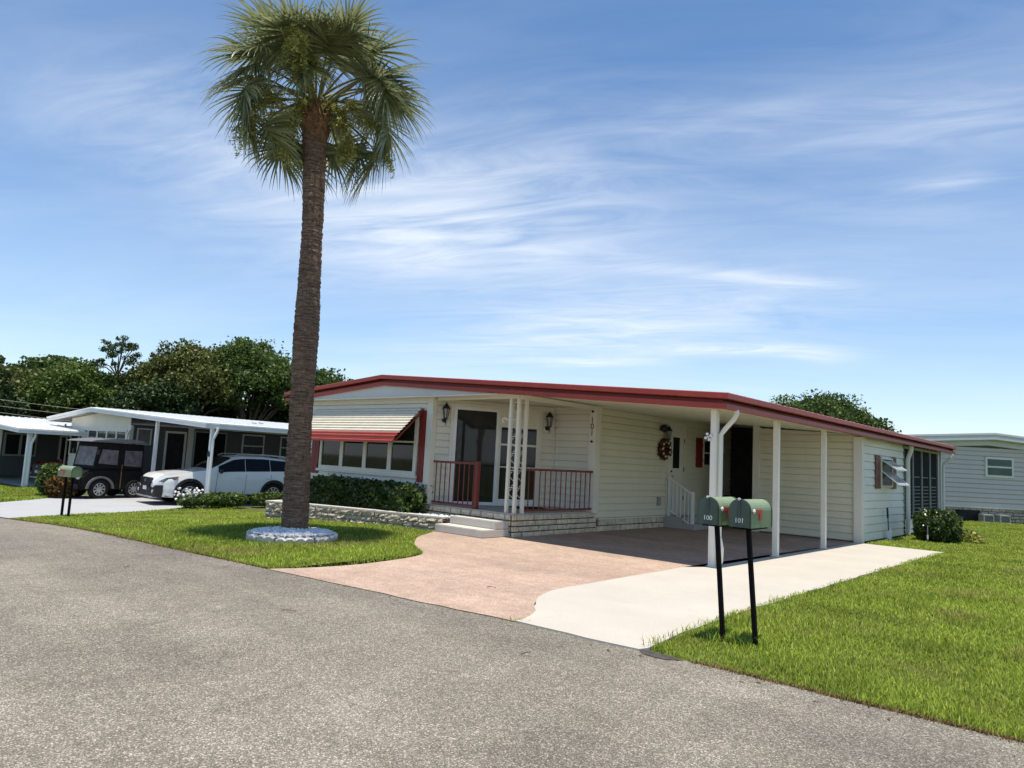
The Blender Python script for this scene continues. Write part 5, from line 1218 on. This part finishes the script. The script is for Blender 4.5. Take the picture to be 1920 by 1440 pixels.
TL = ('dark twig lying on the road left of the drive corner', 'short dark twig on the road near the white strip', 'dark twig on the road below the palm', 'small twig lying on the pink pebble drive')
for (x_, y_, a_, l_), lab in zip(TW, TL):
    z_ = .03; mb = MB(); mb.tube([(x_, y_, z_), (x_ + l_ * .5 * math.cos(a_), y_ + l_ * .5 * math.sin(a_), z_ + .01), (x_ + l_ * math.cos(a_ + .2), y_ + l_ * math.sin(a_ + .2), z_)], [.005, .004, .002], 5)
    tag(mb.build('twig', 'wood'), lab, 'twig', 'twigs on the pavement')
# ------------------------------------------------------------------ overhead cables
for k, (za, lab) in enumerate(((4.1, 'topmost of three overhead cables in front of the left trees'), (3.7, 'middle one of three overhead cables in front of the left trees'), (3.3, 'lowest of three overhead cables in front of the left trees'))):
    pts = []
    for i in range(21):
        t_ = i / 20; pts.append((-60 + 18 * t_, 3.5 + 22 * t_, za + .75 - 1.75 * t_ - .5 * math.sin(math.pi * t_)))
    mb = MB(); mb.tube(pts, .011, 5); tag(mb.build('overhead_cable', 'mullion'), lab, 'cable', 'overhead cables')

# ------------------------------------------------------------------ sky, sun, camera
world = bpy.data.worlds.new('World'); scene.world = world; world.use_nodes = True
nt = world.node_tree; nt.nodes.clear()
SX, SY = .08, -.07
el_ = math.atan2(1, math.hypot(SX, SY)); az_ = math.atan2(SX, SY)
sky = add(nt, 'ShaderNodeTexSky', sky_type='NISHITA', sun_disc=False, sun_elevation=el_, sun_rotation=az_, air_density=1.0, dust_density=.25, ozone_density=2.4, altitude=900.)
tc = add(nt, 'ShaderNodeTexCoord'); sep = add(nt, 'ShaderNodeSeparateXYZ'); nt.links.new(tc.outputs['Generated'], sep.inputs[0])
zc = mth(nt, 'ADD', mth(nt, 'MAXIMUM', sep.outputs[2], 0.), .12)
px = mth(nt, 'DIVIDE', sep.outputs[0], zc); py = mth(nt, 'DIVIDE', sep.outputs[1], zc)
cmb = add(nt, 'ShaderNodeCombineXYZ'); nt.links.new(px, cmb.inputs[0]); nt.links.new(py, cmb.inputs[1])
def cirrus(ang, sx, sy, scale, detail, dist, lo, hi, seed):
    c, q = math.cos(ang), math.sin(ang)
    u = mth(nt, 'MULTIPLY_ADD', mth(nt, 'ADD', mth(nt, 'MULTIPLY', px, c), mth(nt, 'MULTIPLY', py, q)), sx, seed)
    w_ = mth(nt, 'MULTIPLY', mth(nt, 'SUBTRACT', mth(nt, 'MULTIPLY', py, c), mth(nt, 'MULTIPLY', px, q)), sy)
    cb = add(nt, 'ShaderNodeCombineXYZ'); nt.links.new(u, cb.inputs[0]); nt.links.new(w_, cb.inputs[1])
    return ramp(nt, noise(nt, cb.outputs[0], scale, detail, .6, dist), [(lo, (0, 0, 0)), (hi, (1, 1, 1))])
def patch(cx, cy, rx, ry, rot):
    dx = mth(nt, 'SUBTRACT', px, cx); dy = mth(nt, 'SUBTRACT', py, cy); c, s = math.cos(rot), math.sin(rot)
    u = mth(nt, 'DIVIDE', mth(nt, 'ADD', mth(nt, 'MULTIPLY', dx, c), mth(nt, 'MULTIPLY', dy, s)), rx); w = mth(nt, 'DIVIDE', mth(nt, 'SUBTRACT', mth(nt, 'MULTIPLY', dy, c), mth(nt, 'MULTIPLY', dx, s)), ry)
    d2 = mth(nt, 'ADD', mth(nt, 'MULTIPLY', u, u), mth(nt, 'MULTIPLY', w, w))
    return mth(nt, 'POWER', 2.718, mth(nt, 'MULTIPLY', d2, -1.))
fine = cirrus(R(27), .62, 2.1, 2.6, 10, 1.2, .3, .78, 3.1)
soft = cirrus(R(32), .5, 1.2, .9, 6, .8, .36, .78, 7.7)
m1 = mth(nt, 'ADD', patch(-1.62, 1.45, .62, .5, .25), mth(nt, 'MULTIPLY', patch(-1.75, 2.6, .95, .42, .08), .8))
m1 = mth(nt, 'ADD', m1, mth(nt, 'MULTIPLY', patch(-1.75, .7, .35, .35, 0), .45)); m1 = mth(nt, 'ADD', m1, mth(nt, 'MULTIPLY', patch(-.28, 1.75, .4, .5, .5), .3))
for q_, k_ in (((-1.5, 3.15, .34, .1, .35), .8), ((-2.2, 3.05, .3, .1, .5), .7), ((-.36, 1.97, .1, .04, .3), .6), ((-1.05, 2.35, .35, .07, .75), .7), ((-1.15, 3.4, .2, .12, .6), .5), ((-.55, 1.55, .5, .12, .6), .3)):
    m1 = mth(nt, 'ADD', m1, mth(nt, 'MULTIPLY', patch(*q_), k_))
dens = mth(nt, 'MULTIPLY', m1, mth(nt, 'ADD', mth(nt, 'MULTIPLY', fine, .95), .16))
dens = mth(nt, 'ADD', dens, mth(nt, 'MULTIPLY', soft, .2), clamp=True)
low = mth(nt, 'POWER', mth(nt, 'SUBTRACT', 1., mth(nt, 'MINIMUM', mth(nt, 'MAXIMUM', sep.outputs[2], 0.), 1.)), 7.)
dens = mth(nt, 'ADD', dens, mth(nt, 'MULTIPLY', low, .95), clamp=True)
dens = mth(nt, 'MULTIPLY', dens, .8)
tint = mixc(nt, 1., sky.outputs[0], (.76, .985, 1.1), 'MULTIPLY')
cl_ = mixc(nt, dens, tint, (6.6, 7.0, 7.5))
bg = add(nt, 'ShaderNodeBackground'); nt.links.new(cl_, bg.inputs[0]); bg.inputs[1].default_value = .115
out = add(nt, 'ShaderNodeOutputWorld'); nt.links.new(bg.outputs[0], out.inputs[0])
sd_ = bpy.data.lights.new('sun', 'SUN'); sd_.energy = 4.7; sd_.angle = R(.53); sd_.color = (1, .915, .78)
so = bpy.data.objects.new('sun', sd_); col.objects.link(so); so.location = (0, 0, 40)
so.rotation_euler = Vector((-SX, -SY, -1)).to_track_quat('-Z', 'Y').to_euler()
cd = bpy.data.cameras.new('camera'); cam = bpy.data.objects.new('camera', cd); col.objects.link(cam)
F, YAW, PIT, ROL = 1333.65, -.734413, .107093, .0515468
f_ = Vector((math.sin(YAW) * math.cos(PIT), math.cos(YAW) * math.cos(PIT), math.sin(PIT))); r0 = Vector((math.cos(YAW), -math.sin(YAW), 0)); u0 = r0.cross(f_)
r_ = r0 * math.cos(ROL) + u0 * math.sin(ROL); u_ = u0 * math.cos(ROL) - r0 * math.sin(ROL)
mw = Matrix(((r_.x, u_.x, -f_.x, 0), (r_.y, u_.y, -f_.y, 0), (r_.z, u_.z, -f_.z, 1.6), (0, 0, 0, 1)))
cam.matrix_world = mw; cd.sensor_width = 36; cd.lens = F / 1920 * 36; cd.clip_end = 2000; cd.clip_start = .05
scene.camera = cam
scene.view_settings.view_transform = 'Standard'; scene.view_settings.look = 'None'; scene.view_settings.exposure = .42
scene.cycles.diffuse_bounces = 3; scene.view_settings.gamma = 1.
